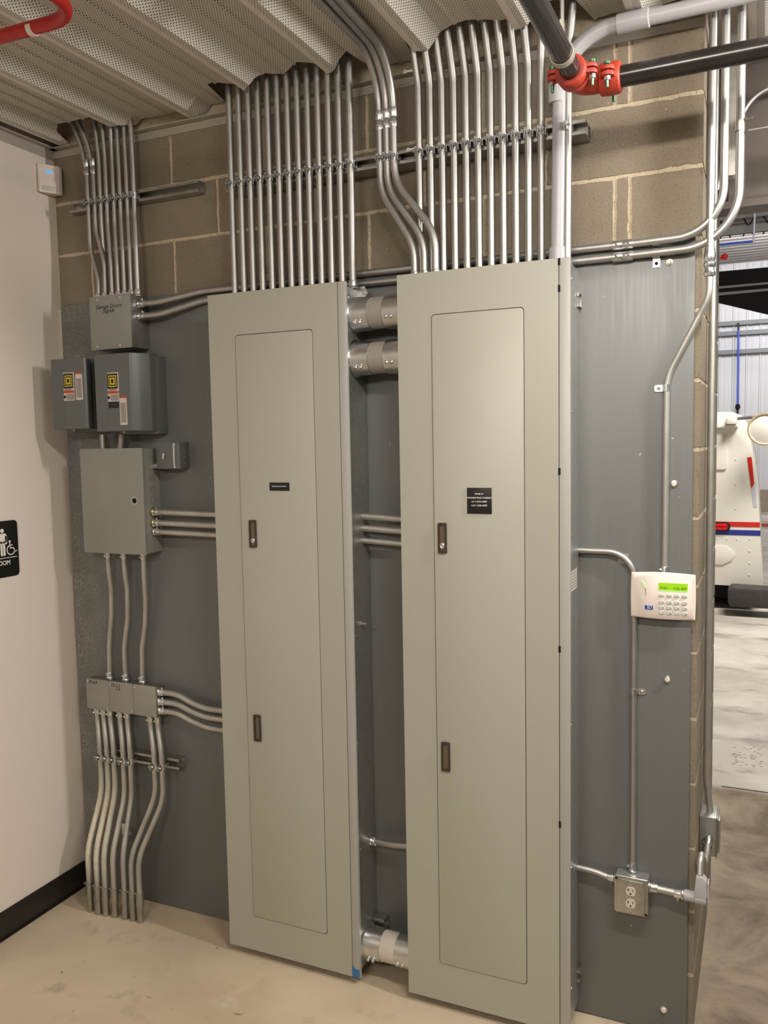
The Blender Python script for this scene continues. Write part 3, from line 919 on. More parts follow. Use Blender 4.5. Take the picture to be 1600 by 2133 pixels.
# two dark contactor enclosures
def contactor(label, x0, x1, xc, z0, z1, decals, group):
    root = thing('contactor_enclosure', label, 'contactor box', ((x0 + x1) / 2, -.05, z0), group)
    yf, ym = -.174, -.112
    b = MB()
    # cover: flat front with a chamfered right side and rounded lower lip
    prof = [(x0, -.06), (x0, yf + .008), (x0 + .006, yf), (xc - .004, yf), (xc + .004, yf + .006), (x1 - .003, ym), (x1, ym + .004), (x1, -.06)]
    b.prism([(x, y, z0 + .012) for x, y in prof], (0, 0, z1 - z0 - .012))
    put('cover', b, M['dark_enamel'], root, .003, seg=3)
    b = MB(); b.box(x0 + .02, x1 + .002, -.075, -.0205, z0, z1 - .006)
    put('body', b, M['dark_enamel'], root, .003)
    b = MB(); b.box(x0 + .062, x0 + .066, yf - .0012, yf + .002, z0 + .02, z1 - .05); 
    put('cover_rib', b, M['dark_enamel'], root, .0008)
    def decal_logo(cx, zt):      # square mark with its warning label
        b = MB()
        h = .0285
        e = yf - .0006
        def sq(x_0, x_1, z_0, z_1, mi, k): b.box(x_0, x_1, e - .0002 * k, e + .0005, z_0, z_1, mi)
        sq(cx - h, cx + h, zt - .105, zt + .002, 0, 1)
        sq(cx - .024, cx + .024, zt - .058, zt - .002, 1, 2)
        sq(cx - .0185, cx + .0185, zt - .051, zt - .009, 2, 3)
        sq(cx - .0155, cx + .0155, zt - .0475, zt - .0125, 1, 4)
        sq(cx - .0112, cx + .0112, zt - .043, zt - .017, 2, 5)
        b.xz([(cx - .0055, zt - .038), (cx + .003, zt - .038), (cx + .006, zt - .034), (cx + .006, zt - .026), (cx + .003, zt - .022), (cx - .0055, zt - .022)], e - .0012, e, 1)
        sq(cx - h + .001, cx + h - .001, zt - .076, zt - .066, 3, 2)
        sq(cx - .012, cx + h - .002, zt - .102, zt - .079, 4, 2)
        b.lathe((cx - .020, e - .0004, zt - .090), (0, -1, 0), [(0, .006), (.0003, .006)], 12, 1)
        lb = put('brand_label', b, [M['label_white'], M['black'], M['yellow'], M['red_print'], M['label_grey']], root)
        lettering('SQUARE D', .0078, (cx, e - .0006, zt - .0622), M['ink'], lb)
    def decal_strip(x_0, x_1, z_0, z_1):
        b = MB(); e = yf - .0006
        b.box(x_0, x_1, e - .0002, e + .0005, z_0, z_1, 0)
        b.box(x_0, x_1, e - .0004, e + .0005, z_1 - .007, z_1, 1)
        b.box(x_0 + .004, x_1 - .004, e - .0004, e + .0005, z_0 + .008, z_1 - .024, 2)
        put('warning_label', b, [M['label_white'], M['red_print'], M['label_grey']], root)
    for kind, *a in decals:
        (decal_logo if kind == 'logo' else decal_strip if kind == 'strip' else (lambda x_0, x_1, z_0, z_1: put('black_plate', MB().box(x_0, x_1, yf - .001, yf + .001, z_0, z_1), M['black'], root)))(*a)
    b = MB(); b.lathe(((x0 + x1) / 2, -.14, z0 + .012), (0, 0, -1), [(0, .006), (.006, .006), (.008, .003)], 8)
    put('cover_screw', b, M['zinc'], root)
    return root
YC = -.1745
contactor('smaller dark grey contactor box in the corner, beside the white wall', -2.3496, -2.1954, -2.1752, 1.9281 , 2.2083,
    [('logo', -2.2587, 2.1533), ('strip', -2.2227, -2.1893, 2.0495, 2.1541)], None)
contactor('larger dark grey contactor box with a small black plate below its logo', -2.1328, -1.9195, -1.9564, 1.9150, 2.2133,
    [('logo', -2.0426, 2.1424), ('strip', -2.0132, -1.9803, 1.9496, 2.0556), ('plate', -2.0662, -2.0170, 2.0131, 2.0362)], None)
conduit('short nipple below the smaller contactor box', [(-2.2059, -.06, 1.9185 ), (-2.2059, -.06, 1.8563)], r=.0117, mat=M['emt_dull'], group='nipples under the contactor boxes', name='conduit_nipple', cat='conduit nipple')
conduit('short slanted nipple below the larger contactor box', [(-2.1070, -.06, 1.9163), (-2.1189, -.06, 1.8552)], r=.0135, mat=M['emt_dull'], group='nipples under the contactor boxes', name='conduit_nipple', cat='conduit nipple')

# small load centre with a round lock
lx0, lx1, lz0, lz1 = -2.2703, -1.966, 1.4564, 1.8633
root = thing('load_center', 'grey steel box with a round lock, below the two dark contactor boxes', 'electrical box', (-2.1, -.07, lz0))
b = MB(); b.box(lx0 + .006, lx1, -.112, -.0205, lz0 + .004, lz1 - .002)
enc = put('enclosure', b, M['box_gray'], root, .0015)
xd = -1.9637
b = MB(); b.box(lx0, xd, -.1215, -.1125, lz0, lz1)
dr = put('door', b, M['box_gray'], root, .0015)
b = MB(); cx, cz = -2.0086, 1.6633
b.lathe((cx, -.1213, cz), (0, -1, 0), [(0, .0145), (.0012, .0145), (.0014, .0115), (.0010, .0110), (.0010, .0005)], 20, 0)
b.lathe((cx, -.1224, cz), (0, -1, 0), [(0, .0105), (.0004, .0105), (.0004, .0005)], 18, 1)
put('lock', b, [M['zinc'], M['void']], dr)
for z_, r_ in ((1.7063, .011), (1.6621, .016), (1.7486, .012)):
    b = MB(); b.ring((lx1 - .0005, -.066, z_), (lx1 + .0007, -.066, z_), r_ - .0012, r_, 22)
    put('knockout', b, M['dark_enamel'], root)

# handy box to its right
hx0, hx1, hz0, hz1 = -1.9310, -1.823, 1.7833, 1.8808
root = thing('handy_box', 'small steel handy box with a covered switch, right of the round-locked box', 'junction box', (-1.9, -.05, hz0))
b = MB(); b.box(hx0, hx1, -.0745, -.0205, hz0, hz1)
put('body', b, M['dark_enamel'], root, .003)['label'] = 'dark steel box body'
b = MB(); b.box(hx0 - .002, hx1 + .001, -.0775, -.0748, hz0 - .001, hz1 + .001)
cvr = put('cover', b, M['dark_enamel'], root, .0012)
b = MB(); b.xz(rrect(hx1 - .027, hx1 - .019, hz0 + .008, hz1 - .008, .003, 3), -.083, -.077)
put('bracket', b, M['zinc'], root, .001)
b = MB()
for px_, z_ in ((hx1 - .023, hz1 - .006), (hx1 - .023, hz0 + .006)):
    b.lathe((px_, -.0776, z_), (0, -1, 0), [(0, .0055), (.0025, .005), (.0035, .002)], 10)
b.lathe((hx0 + .040, -.0776, (hz0 + hz1) / 2 + .003), (0, -1, 0), [(0, .007), (.010, .006), (.011, .003)], 12)
b.box(hx0 + .036, hx0 + .044, -.090, -.078, (hz0 + hz1) / 2 - .012, (hz0 + hz1) / 2 + .004)
put('toggle', b, M['zinc'], root)
b = MB()
for k in range(3): b.lathe((hx1, -.05, hz0 + .02 + .022 * k), (1, 0, 0), [(0, .004), (.0012, .004), (.0015, .002)], 8)
put('side_screw', b, M['zinc'], root)
conduit('short bent nipple joining the handy box to the round-locked box', [(-1.968, -.062, 1.7905), (-1.945, -.060, 1.7942), (-1.935, -.056, hz0 + .012)], r=.0100, rad=.02, mat=M['emt_dull'], name='conduit_nipple', cat='conduit nipple')

# three conduits from the load centre down to the ganged boxes
ZW = 0.9326
for i, q in enumerate(([(-2.1965, -0.0700, 1.4241), (-2.1969, -0.0700, 1.3760), (-2.2056, -0.0500, 1.3046), (-2.2151, -0.0450, 1.1955), (-2.2351, -0.0450, 1.0659), (-2.2400, -0.0450, 0.9383)],
                       [(-2.1162, -0.0700, 1.4274), (-2.1164, -0.0700, 1.3797), (-2.1233, -0.0500, 1.3090), (-2.1335, -0.0450, 1.1816), (-2.1584, -0.0450, 1.0625), (-2.1564, -0.0450, 0.9446)],
                       [(-2.0195, -0.0700, 1.4350), (-2.0204, -0.0700, 1.3747), (-2.0346, -0.0500, 1.2661), (-2.0462, -0.0450, 1.1685), (-2.0669, -0.0450, 1.0702), (-2.0723, -0.0450, 0.9451)])):
    q[0] = (q[0][0], q[0][1], lz0 + .006); q[-1] = (q[-1][0], q[-1][1], ZW - .006)
    conduit('%s of three bent conduits between the round-locked box and the ganged boxes' % ['leftmost', 'middle', 'rightmost'][i], q, r=.0105, rad=.18, group='bent conduits above the ganged boxes', mat=M['emt_dull'],
            conns=[(q[0][:2] + (lz0,), (0, 0, -1)), (q[-1][:2] + (ZW - .002,), (0, 0, 1))])

# ganged square boxes
WY = -.068
gx = [-2.3456, -2.2271, -2.1028, -1.9880]
gz0, gz1 = 0.8030, 0.9280
root = thing('ganged_junction_box', 'row of three joined square steel boxes above the floor conduits', 'junction box', (gx[1], -.05, gz0))
b = MB(); b.box(gx[0] + .002, gx[3] + .002, WY + .002, -.0205, gz0 + .002, gz1 - .002)
put('body', b, M['strut'], root, .0015)
wr = [('P2-6,8', .3), ('P2-1,3\n     2,4', .38), (None, 0)]
for k in range(3):
    b = MB(); b.xz(rrect(gx[k] + .0006, gx[k + 1] - .0006, gz0, gz1, .006, 3), WY - .0012, WY + .0006)
    cv = put('cover', b, M['sheet'], root, .0004)
    if wr[k][0]:
        lettering(wr[k][0], .0175, (gx[k] + .036, WY - .0016, gz1 - .014 - (.008 if k == 1 else 0)), M['ink'], cv, shear=.15, space=.8)
    for px_, z_ in ((gx[k] + .007, gz1 - .014), (gx[k + 1] - .007, gz0 + .012)):
        b = MB(); b.lathe((px_, WY - .001, z_), (0, -1, 0), [(0, .0042), (.002, .0038), (.003, .0012)], 10)
        put('screw', b, M['zinc'], root)
# three conduits right to the farther panel
for i, (q, zz) in enumerate((([(-1.9728, -0.0500, 0.9024), (-1.8982, -0.0500, 0.9027), (-1.8308, -0.0500, 0.8758), (-1.7639, -0.0500, 0.8606), (-1.6754, -0.0500, 0.8652)], 0), ([(-1.9747, -0.0500, 0.8635), (-1.9001, -0.0500, 0.8642), (-1.8324, -0.0500, 0.8413), (-1.7654, -0.0500, 0.8265), (-1.6768, -0.0500, 0.8296)], 0), ([(-1.9766, -0.0500, 0.8265), (-1.9018, -0.0500, 0.8275), (-1.8341, -0.0500, 0.8030), (-1.7671, -0.0500, 0.7865), (-1.6786, -0.0500, 0.7863)], 0))):
    q[0] = (gx[3] + .002, -.05, q[0][2]); q[-1] = (-1.588, -.06, q[-1][2])
    conduit('%s of three wavy conduits from the ganged boxes to the farther panel' % ['topmost', 'middle', 'lowest'][i], q, r=.0117, rad=.16, group='wavy conduits right of the ganged boxes', mat=M['emt_dull'], conns=[(q[0], (1, 0, 0))])

# seven conduits down to the floor
G4 = 'seven conduits dropping to the floor'
SYY = -.0735
zs_ = 0.6107
rows = [([(-2.3102, -0.0500, 0.7654), (-2.2826, -0.0735, 0.6050), (-2.2814, -0.0735, 0.5181), (-2.2899, -0.0735, 0.4620)], (-2.2815, -0.1693, 0.0000), 1838),
        ([(-2.2768, -0.0500, 0.7694), (-2.2466, -0.0735, 0.6040), (-2.2444, -0.0735, 0.5237), (-2.2515, -0.0735, 0.4680)], (-2.2354, -0.1729, 0.0000), 1838),
        ([(-2.2412, -0.0500, 0.7736), (-2.2110, -0.0735, 0.6030), (-2.2103, -0.0735, 0.5288), (-2.2172, -0.0735, 0.4734)], (-2.1991, -0.1692, -0.0000), 1841),
        ([(-2.1900, -0.0500, 0.7718), (-2.1626, -0.0735, 0.6038), (-2.1592, -0.0735, 0.5325), (-2.1655, -0.0735, 0.4635)], (-2.1585, -0.1636, 0.0000), 1848),
        ([(-2.1528, -0.0500, 0.7742), (-2.1258, -0.0735, 0.6031), (-2.1232, -0.0735, 0.5379), (-2.1319, -0.0735, 0.4688)], (-2.1105, -0.1585, 0.0000), 1848),
        ([(-2.0362, -0.0500, 0.7745), (-2.0051, -0.0735, 0.5989), (-1.9980, -0.0735, 0.5608), (-1.9992, -0.0735, 0.4900)], (-2.0741, -0.1545, 0.0000), 1852),
        ([(-1.9991, -0.0500, 0.7791), (-1.9676, -0.0735, 0.6024), (-1.9613, -0.0735, 0.5624), (-1.9656, -0.0735, 0.4758)], (-2.0383, -0.1543, -0.0000), 1856)]
for i, (q, fl, pc) in enumerate(rows):
    x_, y_ = fl[0], fl[1]
    zc = .112
    top = (q[0][0], -.05, gz0 + .006)
    xs_ = q[1][0]
    pts = [top, (q[0][0], -.05, gz0 - .05), (xs_, SYY, zs_ + .05), (xs_, SYY, q[3][2]), (x_, y_, 0.2382 + .02), (x_, y_, -.002)]
    root = conduit('%s from the left of seven conduits dropping from ganged boxes to concrete floor' % ORD(i), pts, r=.0112, rad=.22, group=G4, mat=M['dusted'] if i < 4 else M['emt_dull'],
            clamps=[(xs_, SYY, zs_)], conns=[((q[0][0], -.05, gz0), (0, 0, -1))])
    b = MB(); b.lathe((x_, y_, 0), (0, 0, 1), [(0, .0135), (.065, .0135), (.066, .0160), (.108, .0160), (.110, .0150), (.116, .0165), (.122, .0165), (.123, .0118)], 18)
    b.lathe((x_ - .014, y_ - .004, .115), (-1, -.3, 0), [(0, .0045), (.006, .0045), (.008, .002)], 8)
    put('floor_coupling', b, M['strut'], root)

# ---------------------------------------------------------------- right side of the wall
zj = 2.3582
root = conduit('corner conduit narrowing at a coupling and swerving left down to the keypad', [(.0235, -.050, zj), (.0235, -.050, 2.2609), (-0.0018, -0.0400, 2.2145), (-0.0810, -0.0305, 2.0601), (-0.0907, -0.0305, 2.0216), (-0.0915, -.0305, 1.452)], r=.0092, rad=.12, mat=M['emt_dull'],
    straps=[((-0.0919, -.0305, 2.0105), -1)], conns=[((-0.0915, -.0305, 1.456), (0, 0, 1))])
put('upper_tube', MB().tube([(.0265, -.050, 3.10), (.0235, -.050, zj)], .0117, 16), M['emt'], root)
b = MB(); b.lathe((.0235, -.050, zj - .040), (0, 0, 1), [(0, .0095), (0, .0150), (.008, .0165), (.014, .0135), (.022, .0130), (.028, .0165), (.036, .0165), (.040, .0135), (.046, .0150), (.056, .0165), (.064, .0150), (.078, .0140), (.080, .0118)], 20)
put('reducing_coupling', b, M['zinc'], root)
conduit('conduit on the wall end face running down into the garage-side outlet box', [(.0175, .235, 3.0), (.0175, .235, 0.7486), (.030, .235, 0.6398), (.032, .235, 0.5896)], r=.0105, rad=.12, mat=M['emt_dull'],
    conns=[((.032, .235, 0.5797), (0, 0, 1))])

# keypad
kx0, kx1, kz0, kz1 = -.1865, -.0045, 1.328, 1.462
root = thing('alarm_keypad', 'white wall keypad with a green display and rubber keys', 'keypad', (-.095, -.03, kz0))
b = MB()
N = 16
def kp_out(inset, bulge):
    o = []
    for k in range(N + 1): t = k / N; o.append((kx0 + inset + (kx1 - kx0 - 2 * inset) * t, kz0 + inset - bulge * math.sin(PI * t)))
    for k in range(1, 9): t = k / 9; o.append((kx1 - inset + .4 * bulge * math.sin(PI * t), kz0 + inset + (kz1 - kz0 - 2 * inset) * t))
    for k in range(N + 1): t = k / N; o.append((kx1 - inset - (kx1 - kx0 - 2 * inset) * t, kz1 - inset + bulge * math.sin(PI * t)))
    for k in range(1, 9): t = k / 9; o.append((kx0 + inset - .4 * bulge * math.sin(PI * t), kz1 - inset - (kz1 - kz0 - 2 * inset) * t))
    return o
L0, L1, L2 = kp_out(.018, .002), kp_out(0, .004), kp_out(.006, .004)
n = len(L0)
v = [(x, -.0205, z) for x, z in L0] + [(x, -.0418, z) for x, z in L0] + [(x, -.0425, z) for x, z in L1] + [(x, -.0455, z) for x, z in L1] + [(x, -.0505, z) for x, z in L2]
f = [tuple(range(n)), tuple(range(5 * n - 1, 4 * n - 1, -1))]
for j in range(4):
    for i in range(n): f.append((j * n + i, j * n + (i + 1) % n, (j + 1) * n + (i + 1) % n, (j + 1) * n + i))
b.add(v, f)
put('body', b, M['white_plastic'], root, angle=40)
KY = -.0505
def KX(t): return kx0 + (kx1 - kx0) * t
def KZ(t): return kz0 + (kz1 - kz0) * t
b = MB(); b.box(KX(.435), KX(.885), KY - .0008, KY + .001, KZ(.640), KZ(.80), 0); b.box(KX(.435), KX(.885), KY - .0006, KY + .001, KZ(.618), KZ(.640), 1)
scr = put('display', b, [M['lcd'], M['led_green']], root)
lettering('THU', .0105, (KX(.515), KY - .0012, KZ(.685)), M['lcd_text'], scr)
lettering('7:56 AM', .0105, (KX(.765), KY - .0012, KZ(.685)), M['lcd_text'], scr)
digits = ['1', '2', '3', '*', '4', '5', '6', '0', '7', '8', '9', '#']
def keycap(xc, zc, w, h, mark):
    b = MB()
    pts = rrect(xc - w / 2, xc + w / 2, zc - h / 2, zc + h / 2, h * .46, 4)
    pin = rrect(xc - w / 2 + .001, xc + w / 2 - .001, zc - h / 2 + .001, zc + h / 2 - .001, h * .36, 4)
    m_ = len(pts)
    b.add([(x, KY + .001, z) for x, z in pts] + [(x, KY - .0018, z) for x, z in pts] + [(x, KY - .0028, z) for x, z in pin],
          [(i, (i + 1) % m_, m_ + (i + 1) % m_, m_ + i) for i in range(m_)] + [(m_ + i, m_ + (i + 1) % m_, 2 * m_ + (i + 1) % m_, 2 * m_ + i) for i in range(m_)] + [tuple(range(2 * m_, 3 * m_))])
    o = put('key', b, M['key'], root)
    if mark: lettering(mark, .0062, (xc + w * .28, KY - .0030, zc - .0005), M['ink'], o)
for c in range(4):
    xc = KX(.482 + .119 * c)
    keycap(xc, KZ(.52), .0155, .0085, None)
    for r_ in range(3):
        keycap(xc, KZ(.365 - .118 * r_), .0155, .0105, digits[r_ * 4 + c])
b = MB(); b.box(KX(.205), KX(.365), KY - .0006, KY + .001, KZ(.165), KZ(.29), 0); b.box(KX(.22), KX(.35), KY - .0009, KY + .001, KZ(.18), KZ(.275), 1)
lg = put('logo_badge', b, [M['truck_pale'], M['truck_blue']], root)
lettering('3D', .0135, (KX(.285), KY - .0012, KZ(.232)), M['white_print'], lg, shear=.3)
b = MB()
arc = [(KX(.16 + .075 * math.sin(t)) , KZ(.50 + .30 * math.cos(t) * 1.0)) for t in [PI / 2 * k / 8 for k in range(9)]]
for k, ((ax, az), (bx, bz)) in enumerate(zip(arc, arc[1:])):
    b.tube([(ax, KY, az), (bx, KY, bz)], .0022 if k < 5 else .001, 6, 0 if k < 5 else 1)
put('indicator_arc', b, [M['led_green'], M['dark_enamel']], root)

# conduit from the panel round behind the keypad and down to the outlet
RY = -.0312
xo = -0.1794
ztop = 1.5212
OZT = 0.5212
conduit('conduit curving out of the nearer panel, behind the keypad and down to the outlet box', [(-.349, RY, ztop), (xo, RY, ztop), (xo, RY, OZT)], r=.0095, rad=.105,
    straps=[((xo, RY, 1.0912), 1)], conns=[((xo, RY, OZT - .002), (0, 0, 1))])
# outlet box
ox0, ox1, oz0, oz1 = -0.2288, -.128, 0.4010, 0.5162
root = thing('outlet_box', 'square steel outlet box with a duplex receptacle low on the plywood', 'outlet', ((ox0 + ox1) / 2, -.05, oz0))
b = MB(); b.box(ox0 + .002, ox1 - .001, -.072, -.0205, oz0 + .002, oz1 + .001)
put('body', b, M['galv'], root, .004, seg=3)
b = MB(); b.xz(rrect(ox0, ox1, oz0, oz1, .009, 4), -.0755, -.072); b.xz(rrect(ox0 + .008, ox1 - .008, oz0 + .007, oz1 - .007, .012, 4), -.081, -.0745)
cv = put('cover', b, M['strut'], root, .0016)
b = MB()
for px_, z_ in ((ox0 + .006, oz1 - .007), (ox1 - .006, oz0 + .007)): b.lathe((px_, -.0752, z_), (0, -1, 0), [(0, .0042), (.0008, .0042)], 10)
put('corner_hole', b, M['void'], cv)
ocx = (ox0 + ox1) / 2; ocz = (oz0 + oz1) / 2
for s_ in (1, -1):
    zc = ocz + s_ * .0195
    b = MB(); b.xz([(ocx + .0145 * math.cos(a), zc + max(-.0135, min(.0135, .017 * math.sin(a)))) for a in [2 * PI * k / 24 for k in range(24)]], -.0838, -.0805, 0)
    e = -.0842
    b.box(ocx - .0075, ocx - .0055, e, -.0835, zc + .000, zc + .009, 1); b.box(ocx - .0105, ocx - .0055, e, -.0835, zc + .0035, zc + .0055, 1)
    b.box(ocx + .0055, ocx + .0075, e, -.0835, zc + .000, zc + .008, 1)
    b.lathe((ocx, -.0835, zc - .007), (0, -1, 0), [(0, .0028), (.0007, .0028)], 10, 1)
    put('receptacle', b, [M['ivory'], M['void']], root, angle=30)
for zz in (ocz + .041, ocz - .041, ocz):
    b = MB(); b.lathe((ocx, -.0808, zz), (0, -1, 0), [(0, .003), (.0015, .0028), (.002, .001)], 10)
    put('screw', b, M['zinc'], root)
zL, zR = 0.5035, 0.4914
conduit('short conduit from the nearer panel to the left side of the outlet box', [(-.349, -.045, zL), (-.30, -.046, zL - .001), (ox0 - .02, -.048, oz1 - .024), (ox0 + .003, -.048, oz1 - .024)], r=.0098, rad=.2,
    conns=[((ox0 + .002, -.048, oz1 - .024), (-1, 0, 0))])
zq = oz1 - .030
conduit('short fat conduit from the outlet box to the grey corner fitting', [(ox1 - .003, -.048, zq), (-.022, -.048, zq - .004)], r=.0117, conns=[((ox1 - .001, -.048, zq), (1, 0, 0)), ((-.028, -.048, zq - .004), (-1, 0, 0))])
# grey conduit body at the corner
zq2 = zq - .004
root = thing('elbow_fitting', 'grey cast conduit elbow turning the corner beside the outlet box', 'conduit fitting', (.01, -.048, zq2))
b = MB(); b.lathe((-.026, -.048, zq2), (1, 0, 0), [(0, .0118), (0, .0165), (.030, .0165), (.032, .019), (.062, .019), (.064, .017)], 22)
b.prism([(.002, -.066, zq2), (.036, -.066, zq2), (.040, -.066, zq2 + .020), (.038, -.066, zq2 + .058), (.024, -.066, zq2 + .072), (.008, -.066, zq2 + .072)], (0, .036, 0))
put('hub', b, M['pvc'], root, .002)
b = MB(); b.box(.040, .044, -.066, -.030, zq2 - .018, zq2 + .056); b.lathe((.044, -.048, zq2 - .010), (1, 0, 0), [(0, .004), (.002, .003)], 8)
put('cover_plate', b, M['pvc'], root, .0015)
zb_ = 0.5651
conduit('short bent conduit from the grey corner fitting up to the garage-side outlet box', [(.018, -.048, zq2 + .070), (.018, -.02, zq2 + .13), (.024, .10, zb_ - .05), (.030, .188, zb_)], r=.0092, rad=.12, mat=M['emt_dull'], straps=[], conns=[((.030, .188, zb_), (-.05, -.8, -.5))])
bz0, bz1 = 0.5023, 0.6331
root = thing('utility_box', 'steel outlet box round the corner on the wall end face', 'outlet', (.03, .24, bz0))
b = MB(); b.box(.0010, .052, .19, .292, bz0, bz1)
put('body', b, M['galv'], root, .003)
b = MB(); b.box(.052, .056, .186, .296, bz0 - .002, bz1 + .002); b.box(.056, .062, .20, .285, bz0 + .010, bz1 - .010)
put('cover', b, M['strut'], root, .0015)
b = MB()
for px_, zz, r_ in ((.020, bz0 + .022, .010), (.018, bz0 + .045, .010)): b.ring((px_, .1885, zz), (px_, .1902, zz), r_ - .001, r_, 18)
for px_, zz in ((.038, bz0 + .05), (.034, bz0 + .042), (.038, bz0 + .03)): b.lathe((px_, .1902, zz), (0, -1, 0), [(0, .002), (.001, .002)], 8)
put('knockout', b, M['void'], root)
# hex bolts on the plywood
for i, (lab, px_, z_) in enumerate((('just under the long strap at plywood top', -0.0886, 2.3734), ('beside the corner conduit above the keypad', -0.0687, 1.7279), ('on bare plywood below the keypad', -0.0818, 1.1363), ('near the floor below the outlet box', -0.0841, 0.0818))):
    root = thing('wall_bolt', 'pale bolt head ' + lab, 'bolt', (px_, -.02, z_), 'bolts in the plywood')
    put('washer', MB().lathe((px_, -.0201, z_), (0, -1, 0), [(0, .0105), (.0015, .0105), (.002, .009)], 18), M['zinc'], root)
    put('head', MB().lathe((px_, -.0220, z_), (0, -1, 0), [(0, .0075), (.007, .0075), (.009, .0060), (.009, .0030), (.0085, .0005)], 6), M['clear_white'], root)
b = MB(); q = (-0.2080, -0.0205, 1.5045)
b.xz([(q[0] - .024, q[2] + .010), (q[0] + .010, q[2] + .010), (q[0] + .006, q[2] - .022), (q[0] - .022, q[2] - .020)], -.0206, -.0203)
tag(put('tape_patch', b, M['label_grey']), 'small pale tape patch on plywood beside the curved conduit', 'tape')
b = MB(); q = (-2.1291, -0.1130, 0.3404)
b.xz([(q[0] - .023, q[2] - .022), (q[0] + .010, q[2] - .024), (q[0] + .022, q[2] - .012), (q[0] + .012, q[2] + .022), (q[0] - .021, q[2] + .024)], -.113, -.1125)
tag(put('paper_tag', b, M['label_white']), 'pale paper tag stuck behind the fifth floor conduit', 'tag')

# ---------------------------------------------------------------- sprinkler piping under the deck
PC = Vector((-.2860, -.35, 2.787)); PR = .0262
root = thing('sprinkler_pipe', 'black sprinkler pipe running level to the right from the red fitting', 'pipe', (PC.x + .1, PC.y, PC.z), 'black sprinkler pipes')
put('tube', MB().tube([(PC.x + .105, PC.y, PC.z), (1.6, PC.y, PC.z + .010)], PR, 24), M['black_pipe'], root, angle=60)
root = thing('sprinkler_pipe', 'black sprinkler pipe coming overhead toward the viewer from the red fitting', 'pipe', (PC.x, PC.y - .1, PC.z), 'black sprinkler pipes')
put('tube', MB().tube([(PC.x, PC.y - .095, PC.z), (PC.x, -3.4, PC.z)], PR, 24), M['black_pipe'], root, angle=60)
root = thing('pipe_fitting', 'orange-red grooved elbow with bolted couplings joining the black pipes', 'pipe fitting', tuple(PC))
b = MB().tube(bend([PC + Vector((0, -.085, 0)), PC, PC + Vector((.09, 0, 0))], .062, 10), PR + .0045, 24)
put('elbow', b, M['red_paint'], root, angle=60)
def coupling_half(c, ax, nm):
    ax = Vector(ax); side = ax.cross(Vector((0, 0, 1))).normalized()
    w = .027
    b = MB()
    b.lathe(Vector(c) - ax * w, ax, [(0, PR), (0, PR + .009), (.004, PR + .013), (w, PR + .0145), (2 * w - .004, PR + .013), (2 * w, PR + .009), (2 * w, PR)], 28)
    for s_ in (-1, 1):
        m_ = Vector(c) + side * s_ * (PR + .023)
        for dz0, dz1 in ((.002, .012), (-.012, -.002)):
            loop = []
            for k in range(10):
                a = PI * (k / 9) - PI / 2
                loop.append(m_ + side * s_ * (.014 * math.cos(a)) + ax * (.017 * math.sin(a)))
            loop += [Vector(c) + side * s_ * PR * .8 + ax * .019, Vector(c) + side * s_ * PR * .8 - ax * .019]
            b.prism([q + Vector((0, 0, dz0)) for q in loop], (0, 0, dz1 - dz0))
    put('coupling_housing', b, M['red_paint'], root, .0015)
    for s_ in (-1, 1):
        m_ = Vector(c) + side * s_ * (PR + .024)
        b = MB(); b.lathe(m_ + Vector((0, 0, -.040)), (0, 0, 1), [(0, .0032), (.002, .0042), (.055, .0042), (.056, .0085), (.062, .0085), (.063, .004)], 12, 1)
        b.lathe(m_ + Vector((0, 0, -.022)), (0, 0, 1), [(0, .0085), (.009, .0085)], 6, 0)
        put('bolt', b, [M['zinc'], M['green_zinc']], root)
coupling_half(PC + Vector((0, -.078, 0)), (0, 1, 0), 'a')
coupling_half(PC + Vector((.082, 0, 0)), (1, 0, 0), 'b')
# ring hanger
root = thing('pipe_hanger', 'pale split ring hanger around the overhead black pipe', 'pipe hanger', (PC.x, -.56, PC.z + .03))
hy = -.545
b = MB().ring((PC.x, hy - .010, PC.z), (PC.x, hy + .010, PC.z), PR + .0008, PR + .0034, 28)
b.box(PC.x - .004, PC.x + .004, hy - .010, hy + .010, PC.z + PR + .003, PC.z + PR + .05)
put('ring', b, M['pipe_ring'], root)
b = MB().tube([(PC.x, hy, PC.z + PR + .03), (PC.x, hy, 3.10)], .005, 10)
put('rod', b, M['zinc'], root)
b = MB().lathe((PC.x, hy, 2.93), (0, 0, 1), [(0, .008), (.01, .016), (.10, .020), (.17, .018)], 12)
put('fibre_wrap', b, M['fire_caulk'], root)['label'] = 'tan fibre wrap on the rod'

# red alarm conduit under the deck
root = thing('alarm_conduit', 'bright red conduit bending under the deck above the white wall', 'conduit', (-1.49, -1.0, 2.9))
put('tube', MB().tube(bend([(-2.45, -1.035, 2.905), (-1.335, -1.005, 2.905), (-1.30, -3.6, 2.905)], .10, 10), .0166, 20), M['red_conduit'], root, angle=60)
b = MB().lathe((-1.5071, -1.0084, 2.9040), (1, .03, 0), [(0, .0165), (0, .0180), (.016, .0180), (.016, .0165)], 20)
put('band', b, M['white_plastic'], root)['label'] = 'pale band'

